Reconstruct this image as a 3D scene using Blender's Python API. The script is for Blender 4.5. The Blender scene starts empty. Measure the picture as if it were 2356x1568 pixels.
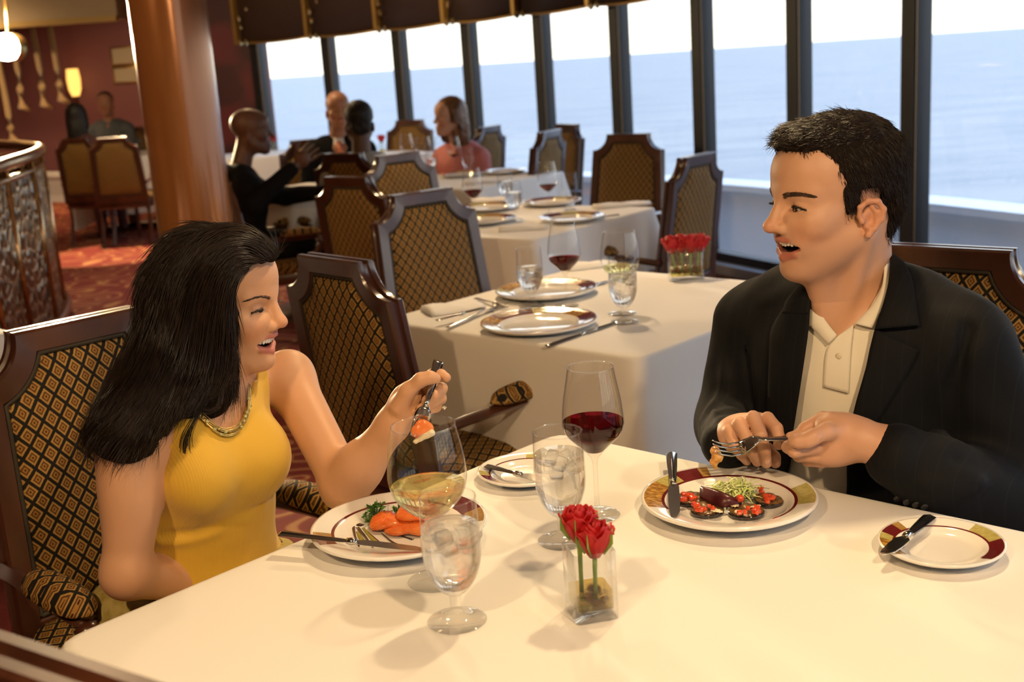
import bpy, bmesh, math, random
import numpy as np
from mathutils import Vector, Matrix
random.seed(7); RNG = np.random.default_rng(11)
S = bpy.context.scene
COL = S.collection
R = math.radians

# ---------------------------------------------------------------- camera
CAM_H, CAM_F, CAM_PITCH, CAM_ROLL = 1.43, 2700.0, R(13.4), R(3.85)
cd = bpy.data.cameras.new('camera'); cam = bpy.data.objects.new('camera', cd); COL.objects.link(cam)
_fw = np.array([0, math.cos(CAM_PITCH), -math.sin(CAM_PITCH)]); _rx = np.array([1., 0, 0]); _up0 = np.cross(_rx, _fw)
_rt = math.cos(CAM_ROLL) * _rx - math.sin(CAM_ROLL) * _up0
_up = math.sin(CAM_ROLL) * _rx + math.cos(CAM_ROLL) * _up0
_C = np.array([0, 0, CAM_H])
cam.matrix_world = Matrix([[_rt[0], _up[0], -_fw[0], 0], [_rt[1], _up[1], -_fw[1], 0], [_rt[2], _up[2], -_fw[2], CAM_H], [0, 0, 0, 1]])
cd.sensor_width = 36.0; cd.lens = CAM_F / 2356 * 36.0; cd.clip_end = 20000; cd.clip_start = 0.05
cd.dof.use_dof = True; cd.dof.focus_distance = 1.82; cd.dof.aperture_fstop = 5.4
S.camera = cam
def _ray(x, y): return _fw + _rt * (x - 1178) / CAM_F - _up * (y - 784) / CAM_F
def at(x, y, Y):            # the point of the room at depth Y seen at picture point x, y
    d = _ray(x, y); return _C + d * (Y / d[1])
def atz(x, y, z):
    d = _ray(x, y); return _C + d * ((z - CAM_H) / d[2])
def proj(P):
    v = np.asarray(P) - _C; w = v @ _fw
    return 1178 + CAM_F * (v @ _rt) / w, 784 - CAM_F * (v @ _up) / w, w

# ---------------------------------------------------------------- view, world
vs = S.view_settings; vs.view_transform = 'Standard'; vs.look = 'None'; vs.gamma = 1.0; vs.exposure = 0.0; vs.use_curve_mapping = False
W = bpy.data.worlds.new('sky'); S.world = W; W.use_nodes = True
_n = W.node_tree.nodes; _l = W.node_tree.links; _n.clear()
_tc = _n.new('ShaderNodeTexCoord'); _sx = _n.new('ShaderNodeSeparateXYZ'); _cr = _n.new('ShaderNodeValToRGB'); _bg = _n.new('ShaderNodeBackground'); _o = _n.new('ShaderNodeOutputWorld')
_l.new(_tc.outputs['Generated'], _sx.inputs[0]); _l.new(_sx.outputs['Z'], _cr.inputs[0]); _l.new(_cr.outputs[0], _bg.inputs[0]); _l.new(_bg.outputs[0], _o.inputs[0])
_e = _cr.color_ramp.elements; _e[0].position = 0.0; _e[0].color = (1, .93, .76, 1); _e[1].position = .6; _e[1].color = (.42, .62, 1, 1)
_x = _e.new(.06); _x.color = (1, .98, .90, 1); _x = _e.new(.22); _x.color = (.78, .88, 1, 1)
_bg.inputs[1].default_value = 2.7

# light paths: enough for the glassware, no caustic noise
cy = S.cycles; cy.max_bounces = 8; cy.diffuse_bounces = 2; cy.glossy_bounces = 3; cy.transmission_bounces = 7; cy.transparent_max_bounces = 14; cy.caustics_reflective = False; cy.caustics_refractive = False; cy.use_adaptive_sampling = True; cy.adaptive_threshold = .09
# ---------------------------------------------------------------- lamps of the room and added unseen fill
def lamp(kind, name, loc, target, energy, color, size=.2, spot=None, blend=.5):
    d = bpy.data.lights.new(name, kind); o = bpy.data.objects.new(name, d); COL.objects.link(o)
    d.energy = energy; d.color = color
    if kind == 'AREA': d.shape = 'DISK'; d.size = size
    else: d.shadow_soft_size = size
    if kind == 'SPOT': d.spot_size = R(spot); d.spot_blend = blend
    o.location = loc; v = Vector(target) - Vector(loc); o.rotation_euler = v.to_track_quat('-Z', 'Y').to_euler()
    return o
WARM = (1, .70, .36)
CEIL = 2.48
# unseen ceiling downlights, some added to brighten: (x, y, aim, watts, colour, spread)
DOWN = [(.62, 2.25, (-.02, 1.40, .75), 82, (1, .72, .38), 78), (-1.0, -.1, (.3, 1.75, 1.0), 115, (1, .66, .34), 90), (.75, -.2, (-.45, 1.85, 1.0), 140, (1, .68, .36), 90),  # second and third are added fill behind the camera, for the couple's faces
        (.1, 4.0, (.25, 3.1, .75), 95, (1, .70, .38), 90), (.1, 6.2, (0, 5.3, .75), 85, (1, .68, .36), 90), (-1.6, 8.0, (-1.0, 7.2, .75), 70, (1, .66, .34), 90),
        (-3.6, 10.6, (-3.4, 10.4, 0), 620, (1, .72, .40), 34), (-4.6, 14.2, (-4.6, 15.6, .9), 260, (1, .66, .34), 120), (-2.6, 3.4, (-1.4, 5.3, .9), 80, (1, .62, .30), 90),  # first added for the carpet's lit patch; next brighten far end and column
        (-6.4, 12.0, (-6.0, 14.0, .6), 260, (1, .68, .36), 120), (-.6, 8.6, (-.9, 9.9, 1.9), 60, (1, .70, .38), 110)]  # both added: one brightens the far left, one the valance
for i, (x, y, tg, wt, c, sp) in enumerate(DOWN):
    lamp('SPOT', 'unseen_downlight_beam', (x, y, CEIL - .035), tg, wt, c, .05, sp, .7 if sp > 40 else .15)
# the bright spotlight at the back of the room
SPOT_AT = tuple(at(14, 108, 9.1))
lamp('POINT', 'spotlight_glow', (SPOT_AT[0], SPOT_AT[1], SPOT_AT[2] + .2), (0, 0, 0), 110, (1, .74, .42), .1)
lamp('SPOT', 'spotlight_beam', (SPOT_AT[0] + .06, SPOT_AT[1] - .13, SPOT_AT[2]), (-.35, 1.9, 1.0), 1500, (1, .74, .42), .07, 46, .5)

# ---------------------------------------------------------------- node helpers
MATS = {}
def newmat(name):
    m = bpy.data.materials.new(name); m.use_nodes = True; MATS[name] = m
    return m, m.node_tree.nodes, m.node_tree.links, m.node_tree.nodes['Principled BSDF']
def setp(b, **k):
    al = {'col': 'Base Color', 'rough': 'Roughness', 'metal': 'Metallic', 'trans': 'Transmission Weight', 'ior': 'IOR', 'coat': 'Coat Weight', 'coatr': 'Coat Roughness', 'sheen': 'Sheen Weight',
          'emis': 'Emission Color', 'es': 'Emission Strength', 'sss': 'Subsurface Weight', 'spec': 'Specular IOR Level', 'alpha': 'Alpha'}
    for a, v in k.items():
        if a in ('col', 'emis'): v = (*v, 1)
        b.inputs[al[a]].default_value = v
def plain(name, col, rough=.5, **k):
    m, n, l, b = newmat(name); setp(b, col=col, rough=rough, **k); return m
def ramp(n, pts, interp='LINEAR'):
    r = n.new('ShaderNodeValToRGB'); r.color_ramp.interpolation = interp; e = r.color_ramp.elements
    e[0].position, e[0].color = pts[0][0], (*pts[0][1], 1); e[1].position, e[1].color = pts[-1][0], (*pts[-1][1], 1)
    for p, c in pts[1:-1]:
        x = e.new(p); x.color = (*c, 1)
    return r
def noise(n, l, scale, detail=4, coord=None, rough=.5, stretch=None, kind='Object'):
    t = n.new('ShaderNodeTexNoise'); t.inputs['Scale'].default_value = scale; t.inputs['Detail'].default_value = detail; t.inputs['Roughness'].default_value = rough
    tc = n.new('ShaderNodeTexCoord'); src = tc.outputs[kind]
    if stretch:
        mp = n.new('ShaderNodeMapping'); mp.inputs['Scale'].default_value = stretch; l.new(src, mp.inputs[0]); src = mp.outputs[0]
    l.new(src, t.inputs['Vector']); return t
def bump(n, l, b, src, strength=.3, dist=.002):
    bp = n.new('ShaderNodeBump'); bp.inputs['Strength'].default_value = strength; bp.inputs['Distance'].default_value = dist
    l.new(src, bp.inputs['Height']); l.new(bp.outputs[0], b.inputs['Normal']); return bp
def mth(n, l, op, a, b=None, c=None):
    m = n.new('ShaderNodeMath'); m.operation = op
    for i, v in enumerate((a, b, c)):
        if v is None: continue
        if isinstance(v, (int, float)): m.inputs[i].default_value = v
        else: l.new(v, m.inputs[i])
    return m.outputs[0]

# wood
def wood(name, c1, c2, rough=.28, coat=.5):
    m, n, l, b = newmat(name); t = noise(n, l, 9, 6, stretch=(1, 1, .12)); r = ramp(n, [(.3, c1), (.7, c2)]); l.new(t.outputs[0], r.inputs[0]); l.new(r.outputs[0], b.inputs['Base Color']); setp(b, rough=rough, coat=coat, coatr=.15)
    return m
M_WOOD = wood('mahogany', (.035, .011, .006), (.085, .028, .014), .3, .55)
M_WOODL = wood('copper_wood', (.36, .13, .035), (.48, .20, .065), .22, .6); setp(M_WOODL.node_tree.nodes['Principled BSDF'], metal=.35)
# woven diamond chair fabric, from UVs in metres
def fabric():
    m, n, l, b = newmat('diamond_fabric'); uv = n.new('ShaderNodeUVMap'); s = n.new('ShaderNodeSeparateXYZ'); l.new(uv.outputs[0], s.inputs[0])
    u = mth(n, l, 'DIVIDE', s.outputs[0], .033); v = mth(n, l, 'DIVIDE', s.outputs[1], .042)
    a = mth(n, l, 'ABSOLUTE', mth(n, l, 'SUBTRACT', mth(n, l, 'FRACT', mth(n, l, 'ADD', u, v)), .5))
    c = mth(n, l, 'ABSOLUTE', mth(n, l, 'SUBTRACT', mth(n, l, 'FRACT', mth(n, l, 'SUBTRACT', u, v)), .5))
    d = mth(n, l, 'MULTIPLY', mth(n, l, 'MAXIMUM', a, c), 2)
    t = noise(n, l, 420, 2, kind='UV'); d2 = mth(n, l, 'ADD', d, mth(n, l, 'MULTIPLY', mth(n, l, 'SUBTRACT', t.outputs[0], .5), .16))
    r = ramp(n, [(0, (.05, .02, .006)), (.12, (.05, .02, .006)), (.15, (.36, .19, .05)), (.30, (.32, .16, .04)), (.33, (.10, .045, .012)), (.50, (.12, .05, .013)), (.55, (.42, .25, .075)), (.74, (.36, .21, .06)), (.79, (.012, .010, .008)), (1, (.012, .010, .008))])
    l.new(d2, r.inputs[0]); l.new(r.outputs[0], b.inputs['Base Color']); setp(b, rough=.75, spec=.2)
    bump(n, l, b, t.outputs[0], .35, .001); return m
M_FABRIC = fabric()
M_PIPING = plain('dark_piping', (.03, .022, .012), .7)
def cloth(name, col, rough=.75, bs=.25):
    m, n, l, b = newmat(name); setp(b, col=col, rough=rough, sheen=.15); t = noise(n, l, 2.2, 3); r = noise(n, l, 900, 2)
    mix = mth(n, l, 'ADD', mth(n, l, 'MULTIPLY', t.outputs[0], 1.0), mth(n, l, 'MULTIPLY', r.outputs[0], .03)); bump(n, l, b, mix, bs, .02); return m
M_CLOTH = cloth('white_tablecloth', (.82, .80, .77))
M_NAPKIN = cloth('white_napkin', (.82, .80, .77), .8, .3)
# tableware
M_CHINA = plain('white_china', (.86, .84, .81), .12, coat=.6, coatr=.04)
M_MAROON = plain('china_maroon', (.13, .012, .014), .15, coat=.6, coatr=.04)
def mottled(name, a, c, scale, rough=.2):
    m, n, l, b = newmat(name); t = noise(n, l, scale, 3, stretch=(1, 2.4, 1)); r = ramp(n, [(.42, a), (.56, c)]); l.new(t.outputs[0], r.inputs[0]); l.new(r.outputs[0], b.inputs['Base Color']); setp(b, rough=rough, coat=.6, coatr=.05); return m
M_GOLDLEAF = mottled('china_gold_leaf', (.60, .33, .07), (.27, .13, .02), 90)
M_OLIVE = mottled('china_olive', (.52, .46, .16), (.43, .37, .11), 140)
M_TAN = mottled('china_tan', (.42, .25, .08), (.34, .19, .05), 120)
M_SILVER = plain('polished_silver', (.62, .61, .58), .13, metal=1.0)
def thin_glass(name, tint, base=.035, rough=.0):
    m = bpy.data.materials.new(name); m.use_nodes = True; n = m.node_tree.nodes; l = m.node_tree.links; n.clear()
    tr = n.new('ShaderNodeBsdfTransparent'); tr.inputs[0].default_value = (*tint, 1); gl = n.new('ShaderNodeBsdfGlossy'); gl.inputs['Roughness'].default_value = rough
    lw = n.new('ShaderNodeLayerWeight'); lw.inputs['Blend'].default_value = .5
    f = mth(n, l, 'ADD', mth(n, l, 'MULTIPLY', mth(n, l, 'POWER', lw.outputs['Facing'], 3.2), .75), base)
    mx = n.new('ShaderNodeMixShader'); l.new(f, mx.inputs[0]); l.new(tr.outputs[0], mx.inputs[1]); l.new(gl.outputs[0], mx.inputs[2])
    o = n.new('ShaderNodeOutputMaterial'); l.new(mx.outputs[0], o.inputs[0]); MATS[name] = m; return m
M_GLASS = thin_glass('drinking_glass', (.985, .985, .98), .05, .01)
M_PANE = thin_glass('window_glass', (.97, .98, .985), .03, .0)
def liquid(name, col, ior=1.33, mixf=.5, tint=(.98, .98, .97)):
    m = bpy.data.materials.new(name); m.use_nodes = True; n = m.node_tree.nodes; l = m.node_tree.links; n.clear()
    g = n.new('ShaderNodeBsdfGlass'); g.inputs['Color'].default_value = (*col, 1); g.inputs['IOR'].default_value = ior; g.inputs['Roughness'].default_value = .02
    tr = n.new('ShaderNodeBsdfTransparent'); tr.inputs[0].default_value = (*tint, 1); mx = n.new('ShaderNodeMixShader'); mx.inputs[0].default_value = mixf
    l.new(tr.outputs[0], mx.inputs[1]); l.new(g.outputs[0], mx.inputs[2]); o = n.new('ShaderNodeOutputMaterial'); l.new(mx.outputs[0], o.inputs[0]); MATS[name] = m; return m
M_WATER = liquid('iced_water', (1, 1, 1), 1.33, .55)
M_ICE = liquid('ice', (.97, .98, 1), 1.20, .5)
M_WHITEW = liquid('white_wine', (.98, .93, .62), 1.33, .5, (.97, .93, .66))
M_REDW = liquid('red_wine', (.30, .012, .018), 1.2, .6, (.16, .008, .012))
M_VASEGL = thin_glass('vase_glass', (.985, .99, .985), .045, .01)
M_VASEW = liquid('vase_water', (.93, .80, .42), 1.25, .5, (.93, .82, .45))
M_PETAL = plain('rose_petal', (.42, .004, .008), .55)
M_STEM = plain('rose_stem', (.22, .34, .06), .5)
M_AMBER = plain('amber_pebble', (.45, .22, .02), .12, trans=.5)

# ---------------------------------------------------------------- mesh helpers
def link(name, me, mats=None, parent=None, smooth=True):
    o = bpy.data.objects.new(name, me); COL.objects.link(o)
    if mats is not None:
        for m in (mats if isinstance(mats, (list, tuple)) else [mats]): me.materials.append(m)
    if parent is not None: o.parent = parent
    if smooth and len(me.polygons): me.polygons.foreach_set('use_smooth', [True] * len(me.polygons))
    return o
def pymesh(name, v, f, mats=None, parent=None, smooth=True, midx=None):
    me = bpy.data.meshes.new(name); me.from_pydata([tuple(map(float, p)) for p in v], [], [tuple(map(int, q)) for q in f]); me.update()
    o = link(name, me, mats, parent, smooth)
    if midx is not None: me.polygons.foreach_set('material_index', midx)
    return o
def npmesh(name, V, F, mats=None, parent=None, smooth=True, col=None):
    me = bpy.data.meshes.new(name); nv, k = len(V), F.shape[1]; me.vertices.add(nv); me.vertices.foreach_set('co', np.asarray(V, np.float32).ravel())
    me.loops.add(F.size); me.loops.foreach_set('vertex_index', F.astype(np.int32).ravel()); me.polygons.add(len(F)); me.polygons.foreach_set('loop_start', np.arange(0, F.size, k, dtype=np.int32))
    me.update(calc_edges=True); o = link(name, me, mats, parent, smooth)
    if col is not None:
        a = me.attributes.new('Col', 'FLOAT_COLOR', 'POINT'); c = np.ones((nv, 4), np.float32); c[:, :3] = col; a.data.foreach_set('color', c.ravel())
    return o
def thing(name, label, cat, loc=(0, 0, 0), rz=0, group=None):
    o = bpy.data.objects.new(name, None); COL.objects.link(o); o.empty_display_size = .1; o.location = loc; o.rotation_euler = (0, 0, rz); return tag(o, label, cat, group)
def tag(o, label, cat, group=None):
    o['label'] = label; o['category'] = cat
    if group: o['group'] = group
    return o
def struct(o, label=None):
    o['kind'] = 'structure'
    if label: o['label'] = label
    return o
def copy_tree(o, parent=None):
    c = o.copy(); COL.objects.link(c); c.parent = parent
    for ch in list(o.children): copy_tree(ch, c)
    return c
class MB:
    def __init__(s): s.v = []; s.f = []
    def add(s, v, f):
        b = len(s.v); s.v += [tuple(p) for p in v]; s.f += [tuple(b + i for i in q) for q in f]; return s
    def box(s, c, d, rot=None):
        c = np.array(c, float); h = np.array(d, float) / 2; vs = [c + (rot @ (h * np.array(q)) if rot is not None else h * np.array(q)) for q in [(-1, -1, -1), (1, -1, -1), (1, 1, -1), (-1, 1, -1), (-1, -1, 1), (1, -1, 1), (1, 1, 1), (-1, 1, 1)]]
        return s.add(vs, [(3, 2, 1, 0), (4, 5, 6, 7), (0, 1, 5, 4), (1, 2, 6, 5), (2, 3, 7, 6), (3, 0, 4, 7)])
    def lathe(s, prof, n=48, c=(0, 0, 0), cap=False):
        vs = []; fs = []; m = len(prof)
        for i in range(n):
            a = 2 * math.pi * i / n; vs += [(c[0] + r * math.cos(a), c[1] + r * math.sin(a), c[2] + z) for r, z in prof]
        for i in range(n):
            j = (i + 1) % n; fs += [(i * m + k, j * m + k, j * m + k + 1, i * m + k + 1) for k in range(m - 1)]
        return s.add(vs, fs)
    def tube(s, pts, r, n=8, cap=True, flat=None):
        P = [np.array(p, float) for p in pts]; m = len(P); rs = r if isinstance(r, (list, tuple, np.ndarray)) else [r] * m; vs = []; fs = []
        up = np.array([0, 0, 1.]) if flat is None else np.array(flat, float)
        for i, p in enumerate(P):
            t = P[min(i + 1, m - 1)] - P[max(i - 1, 0)]; t /= np.linalg.norm(t) + 1e-12
            a = np.cross(t, up)
            if np.linalg.norm(a) < 1e-3: a = np.cross(t, [1., 0, 0])
            a /= np.linalg.norm(a); b = np.cross(a, t); ri = rs[i]; ra, rb = ri if isinstance(ri, (tuple, list)) else (ri, ri)
            vs += [p + a * ra * math.cos(2 * math.pi * k / n) + b * rb * math.sin(2 * math.pi * k / n) for k in range(n)]
        for i in range(m - 1): fs += [(i * n + k, i * n + (k + 1) % n, (i + 1) * n + (k + 1) % n, (i + 1) * n + k) for k in range(n)]
        if cap: fs += [tuple(range(n - 1, -1, -1)), tuple((m - 1) * n + k for k in range(n))]
        return s.add(vs, fs)
    def prism(s, poly, z0, z1):
        n = len(poly); return s.add([(x, y, z0) for x, y in poly] + [(x, y, z1) for x, y in poly], [tuple(range(n - 1, -1, -1)), tuple(range(n, 2 * n))] + [(i, (i + 1) % n, n + (i + 1) % n, n + i) for i in range(n)])
    def build(s, name, mats, parent=None, smooth=False, bevel=0, seg=2):
        o = pymesh(name, s.v, s.f, mats, parent, smooth)
        if bevel:
            bm = bmesh.new(); bm.from_mesh(o.data); bmesh.ops.remove_doubles(bm, verts=bm.verts, dist=1e-6)
            ed = [e for e in bm.edges if len(e.link_faces) == 2 and e.calc_face_angle(0) > .6]
            bmesh.ops.bevel(bm, geom=ed, offset=bevel, segments=seg, affect='EDGES', profile=.5, clamp_overlap=True); bm.to_mesh(o.data); bm.free()
            o.data.polygons.foreach_set('use_smooth', [True] * len(o.data.polygons)); o.data.set_sharp_from_angle(angle=R(40))
        return o
def catmull(pts, n):
    P = np.asarray(pts, float); P = np.vstack([2 * P[0] - P[1], P, 2 * P[-1] - P[-2]]); out = []; m = len(P) - 3
    for t in np.linspace(0, m, n):
        i = min(int(t), m - 1); u = t - i; a, b, c, d = P[i], P[i + 1], P[i + 2], P[i + 3]
        out.append(.5 * (2 * b + (c - a) * u + (2 * a - 5 * b + 4 * c - d) * u * u + (3 * b - a - 3 * c + d) * u ** 3))
    return np.array(out)

# ---------------------------------------------------------------- blended solids: bodies, clothes, food
class Solid:
    """smooth blends of simple solids, turned into one continuous skin by surface nets on a sparse lattice"""
    def __init__(s): s.ops = []; s.O = np.zeros(3); s.M = np.eye(3); s.sc = 1.0
    def frame(s, O=(0, 0, 0), M=None, sc=1.0): s.O = np.array(O, float); s.M = np.eye(3) if M is None else np.array(M, float); s.sc = sc; return s
    def _w(s, p): return s.O + s.M @ (np.array(p, float) * s.sc)
    def ell(s, c, r, k=.01, sub=False, rot=None):
        M = s.M if rot is None else s.M @ np.array(rot); r = np.array(r, float) * s.sc; C = s._w(c); MR = M / r; ir = 1 / r
        def f(P):
            q = (P - C) @ MR; b = q * ir; k0 = np.sqrt(np.einsum('ij,ij->i', q, q)); k1 = np.sqrt(np.einsum('ij,ij->i', b, b)) + 1e-9; return k0 * (k0 - 1) / k1
        s.ops.append((f, C, r.max(), k * s.sc, sub)); return s
    def cone(s, a, b, ra, rb, k=.01, sub=False, squash=None):
        A, B = s._w(a), s._w(b); ra *= s.sc; rb *= s.sc; ab = B - A; L2 = ab @ ab + 1e-12
        if squash is not None: sd = s.M @ np.array(squash[0], float); sd /= np.linalg.norm(sd); sf = squash[1]
        def f(P):
            v = P - A; t = np.clip(v @ ab / L2, 0, 1); q = v - t[:, None] * ab
            if squash is not None: q = q + np.outer(q @ sd, sd) * (1 / sf - 1)
            return np.sqrt(np.einsum('ij,ij->i', q, q)) - (ra + (rb - ra) * t)
        s.ops.append((f, (A + B) / 2, np.linalg.norm(ab) / 2 + max(ra, rb), k * s.sc, sub)); return s
    def chain(s, pts, rs, k=.006, sub=False, **q):
        for i in range(len(pts) - 1): s.cone(pts[i], pts[i + 1], rs[i], rs[i + 1], k, sub, **q)
        return s
    def func(s, f, c, rad, k=.005, sub=False): s.ops.append((f, np.array(c, float), rad, k, sub)); return s
    def eval(s, P, c=None, br=None, mod=None):
        d = np.full(len(P), 1.0)
        for f, C, rad, k, sub in s.ops:
            if c is not None and np.linalg.norm(C - c) > rad + br + k + .02: continue
            v = f(P)
            if sub: a, b = d, -v; h = np.maximum(k - np.abs(a - b), 0) / max(k, 1e-9); d = np.maximum(a, b) + h * h * k / 4
            else: h = np.maximum(k - np.abs(d - v), 0) / max(k, 1e-9); d = np.minimum(d, v) - h * h * k / 4
        if mod is not None: d = mod(P, d)
        return d
    def bounds(s):
        add = [o for o in s.ops if not o[4]]; return np.min([o[1] - o[2] for o in add], 0) - .02, np.max([o[1] + o[2] for o in add], 0) + .02
    def mesh(s, h=.003, mod=None, nb=20, clip=None):
        lo, hi = s.bounds()
        if clip is not None: lo = np.maximum(lo, clip[0]); hi = np.minimum(hi, clip[1])
        L = nb * h; nblk = np.ceil((hi - lo) / L).astype(int); br = L * .87
        I = np.stack(np.meshgrid(*[np.arange(k) for k in nblk], indexing='ij'), -1).reshape(-1, 3); ctr = lo + (I + .5) * L
        dc = s.eval(ctr); I = I[np.abs(dc) < br * 1.1 + .005]
        g = np.stack(np.meshgrid(*[np.arange(nb + 1)] * 3, indexing='ij'), -1).reshape(-1, 3)
        corner = np.array([(a, b, c) for a in (0, 1) for b in (0, 1) for c in (0, 1)])
        ce = [(a, b) for a in range(8) for b in range(a + 1, 8) if np.abs(corner[a] - corner[b]).sum() == 1]
        BIG = 1 << 20; keys = []; vpos = []; quads = []
        key = lambda A: (A[..., 0].astype(np.int64) * BIG + A[..., 1]) * BIG + A[..., 2]
        for blk in I:
            base = blk * nb; P = lo + (base + g) * h; d = s.eval(P, lo + (blk + .5) * L, br, mod).reshape(nb + 1, nb + 1, nb + 1)
            neg = d < 0
            if neg.all() or not neg.any(): continue
            cd_ = np.stack([d[a:a + nb, b:b + nb, c:c + nb] for a, b, c in corner], -1).reshape(-1, 8); cn = cd_ < 0
            act = np.where(cn.any(1) & ~cn.all(1))[0]
            D = cd_[act]; acc = np.zeros((len(act), 3)); cnt = np.zeros(len(act))
            for a, b in ce:
                m = (D[:, a] < 0) != (D[:, b] < 0); t = np.where(m, D[:, a] / np.where(m, D[:, a] - D[:, b], 1), 0)
                acc += np.where(m[:, None], corner[a] + t[:, None] * (corner[b] - corner[a]), 0); cnt += m
            ijk = np.stack(np.unravel_index(act, (nb, nb, nb)), -1) + base
            keys.append(key(ijk)); vpos.append(lo + (ijk + acc / cnt[:, None]) * h)
            for ax in range(3):
                s0 = [slice(0, nb)] * 3; s1 = list(s0); s1[ax] = slice(1, nb + 1); a = d[tuple(s0)]; b = d[tuple(s1)]
                e = np.argwhere((a < 0) != (b < 0))
                if not len(e): continue
                flip = a[tuple(e.T)] >= 0; e = e + base; u = np.zeros(3, int); w = np.zeros(3, int); u[(ax + 1) % 3] = 1; w[(ax + 2) % 3] = 1
                q = np.stack([key(e), key(e - u), key(e - u - w), key(e - w)], 1); q[flip] = q[flip][:, ::-1]; quads.append(q)
        keys = np.concatenate(keys); V = np.concatenate(vpos); Q = np.concatenate(quads); o = np.argsort(keys); ks = keys[o]
        ix = np.searchsorted(ks, Q.ravel()); ix = np.clip(ix, 0, len(ks) - 1); ok = (ks[ix] == Q.ravel()).reshape(Q.shape).all(1)
        return V[o], ix.reshape(Q.shape)[ok]
def wob(P, amp, freq, ph=0.0):
    x, y, z = P[:, 0] * freq, P[:, 1] * freq, P[:, 2] * freq
    return amp * (np.sin(x + 1.7 * np.sin(y * .8 + ph) + ph) * np.sin(y * 1.1 + 1.3 * np.sin(z * .9) + 2 * ph) + .6 * np.sin(z * 1.3 + 1.5 * np.sin(x * 1.2 + ph)) * np.sin(x * .7 + y * .9 + ph)) / 1.6

# ================================================================ THE ROOM
# line of the window mullions on plan, far end first, running on past the right of the view
MUL = [(-1.752, 9.071), (-1.165, 8.667), (-.620, 8.207), (-.137, 7.683), (.302, 7.121), (.691, 6.523), (1.030, 5.895), (1.340, 5.255), (1.623, 4.600),
       (1.880, 3.935), (2.110, 3.260), (2.310, 2.576), (2.480, 1.883), (2.620, 1.184), (2.730, .480), (2.800, -.230), (2.840, -.940), (2.86, -1.65), (2.86, -2.36), (2.86, -3.07), (2.86, -3.78)]
MUL = [np.array(p) * 1.3 for p in MUL if p[1] > -3]
def wall_n(i):      # outward normal at mullion i
    a = MUL[max(i - 1, 0)]; b = MUL[min(i + 1, len(MUL) - 1)]; t = (b - a) / np.linalg.norm(b - a); return np.array([-t[1], t[0]]) * (1 if (-t[1]) > 0 else -1)
NRM = [wall_n(i) for i in range(len(MUL))]

def carpet():
    m, n, l, b = newmat('swirl_carpet'); tc = n.new('ShaderNodeTexCoord'); nz = n.new('ShaderNodeTexNoise'); nz.inputs['Scale'].default_value = 1.6; nz.inputs['Detail'].default_value = 1
    l.new(tc.outputs['Object'], nz.inputs['Vector']); mx = n.new('ShaderNodeVectorMath'); mx.operation = 'MULTIPLY_ADD'; mx.inputs[1].default_value = (.5, .5, .5); l.new(nz.outputs['Color'], mx.inputs[0]); l.new(tc.outputs['Object'], mx.inputs[2])
    v = n.new('ShaderNodeTexVoronoi'); v.inputs['Scale'].default_value = 3.2; l.new(mx.outputs[0], v.inputs['Vector'])
    rr = mth(n, l, 'ABSOLUTE', mth(n, l, 'SUBTRACT', mth(n, l, 'FRACT', mth(n, l, 'MULTIPLY', v.outputs['Distance'], 3.4)), .5))
    r = ramp(n, [(0, (.62, .30, .12)), (.075, (.58, .26, .10)), (.13, (.30, .035, .022)), (1, (.17, .014, .016))]); l.new(rr, r.inputs[0])
    f = noise(n, l, 160, 2); m2 = n.new('ShaderNodeMix'); m2.data_type = 'RGBA'; m2.blend_type = 'MULTIPLY'; m2.inputs[0].default_value = .6
    l.new(r.outputs[0], m2.inputs[6]); l.new(f.outputs[0], m2.inputs[7]); l.new(m2.outputs[2], b.inputs['Base Color']); setp(b, rough=.95); bump(n, l, b, f.outputs[0], .5, .004); return m
X0, Y0, Y1 = -9.0, -3.2, 17.5
room = [(MUL[-1][0], Y0)] + [tuple(MUL[i] + NRM[i] * .05) for i in range(len(MUL) - 1, -1, -1)] + [(-3.15, 12.1), (-4.6, Y1), (X0, Y1), (X0, Y0)]
struct(MB().prism(room, -.12, 0).build('floor', carpet()), 'red carpet with cream swirls')
M_CEIL = plain('ceiling_paint', (.42, .33, .24), .6)
struct(MB().prism(room, CEIL, CEIL + .1).build('ceiling', M_CEIL), 'low cream ceiling')
def damask():
    m, n, l, b = newmat('damask_wall'); tc = n.new('ShaderNodeTexCoord'); s = n.new('ShaderNodeSeparateXYZ'); l.new(tc.outputs['Object'], s.inputs[0])
    u = mth(n, l, 'SINE', mth(n, l, 'MULTIPLY', mth(n, l, 'ADD', s.outputs[0], s.outputs[1]), 9.0)); v = mth(n, l, 'SINE', mth(n, l, 'MULTIPLY', s.outputs[2], 8.0))
    d = mth(n, l, 'ADD', mth(n, l, 'MULTIPLY', u, v), mth(n, l, 'MULTIPLY', noise(n, l, 7, 3).outputs[0], .8))
    r = ramp(n, [(.2, (.055, .012, .016)), (.8, (.13, .018, .024))]); l.new(d, r.inputs[0]); l.new(r.outputs[0], b.inputs['Base Color']); setp(b, rough=.6); return m
M_DAMASK = damask(); M_DARKWALL = plain('aubergine_wall', (.20, .07, .08), .6)
def wall(name, a, b, z0, z1, mat, th=.12, lab=None):
    a = np.array(a); b = np.array(b); t = (b - a) / np.linalg.norm(b - a); nn = np.array([-t[1], t[0]]); p = [a, b, b + nn * th, a + nn * th]
    return struct(MB().prism([tuple(q) for q in p], z0, z1).build(name, mat), lab)
wall('wall_end', (-3.15, 12.1), tuple(MUL[0] + np.array([.03, .05])), 0, CEIL, M_DAMASK, .12, 'maroon damask wall beside the windows')
wall('wall_alcove', (-4.6, Y1), (-3.15, 12.1), 0, CEIL, M_DARKWALL, .12)
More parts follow.
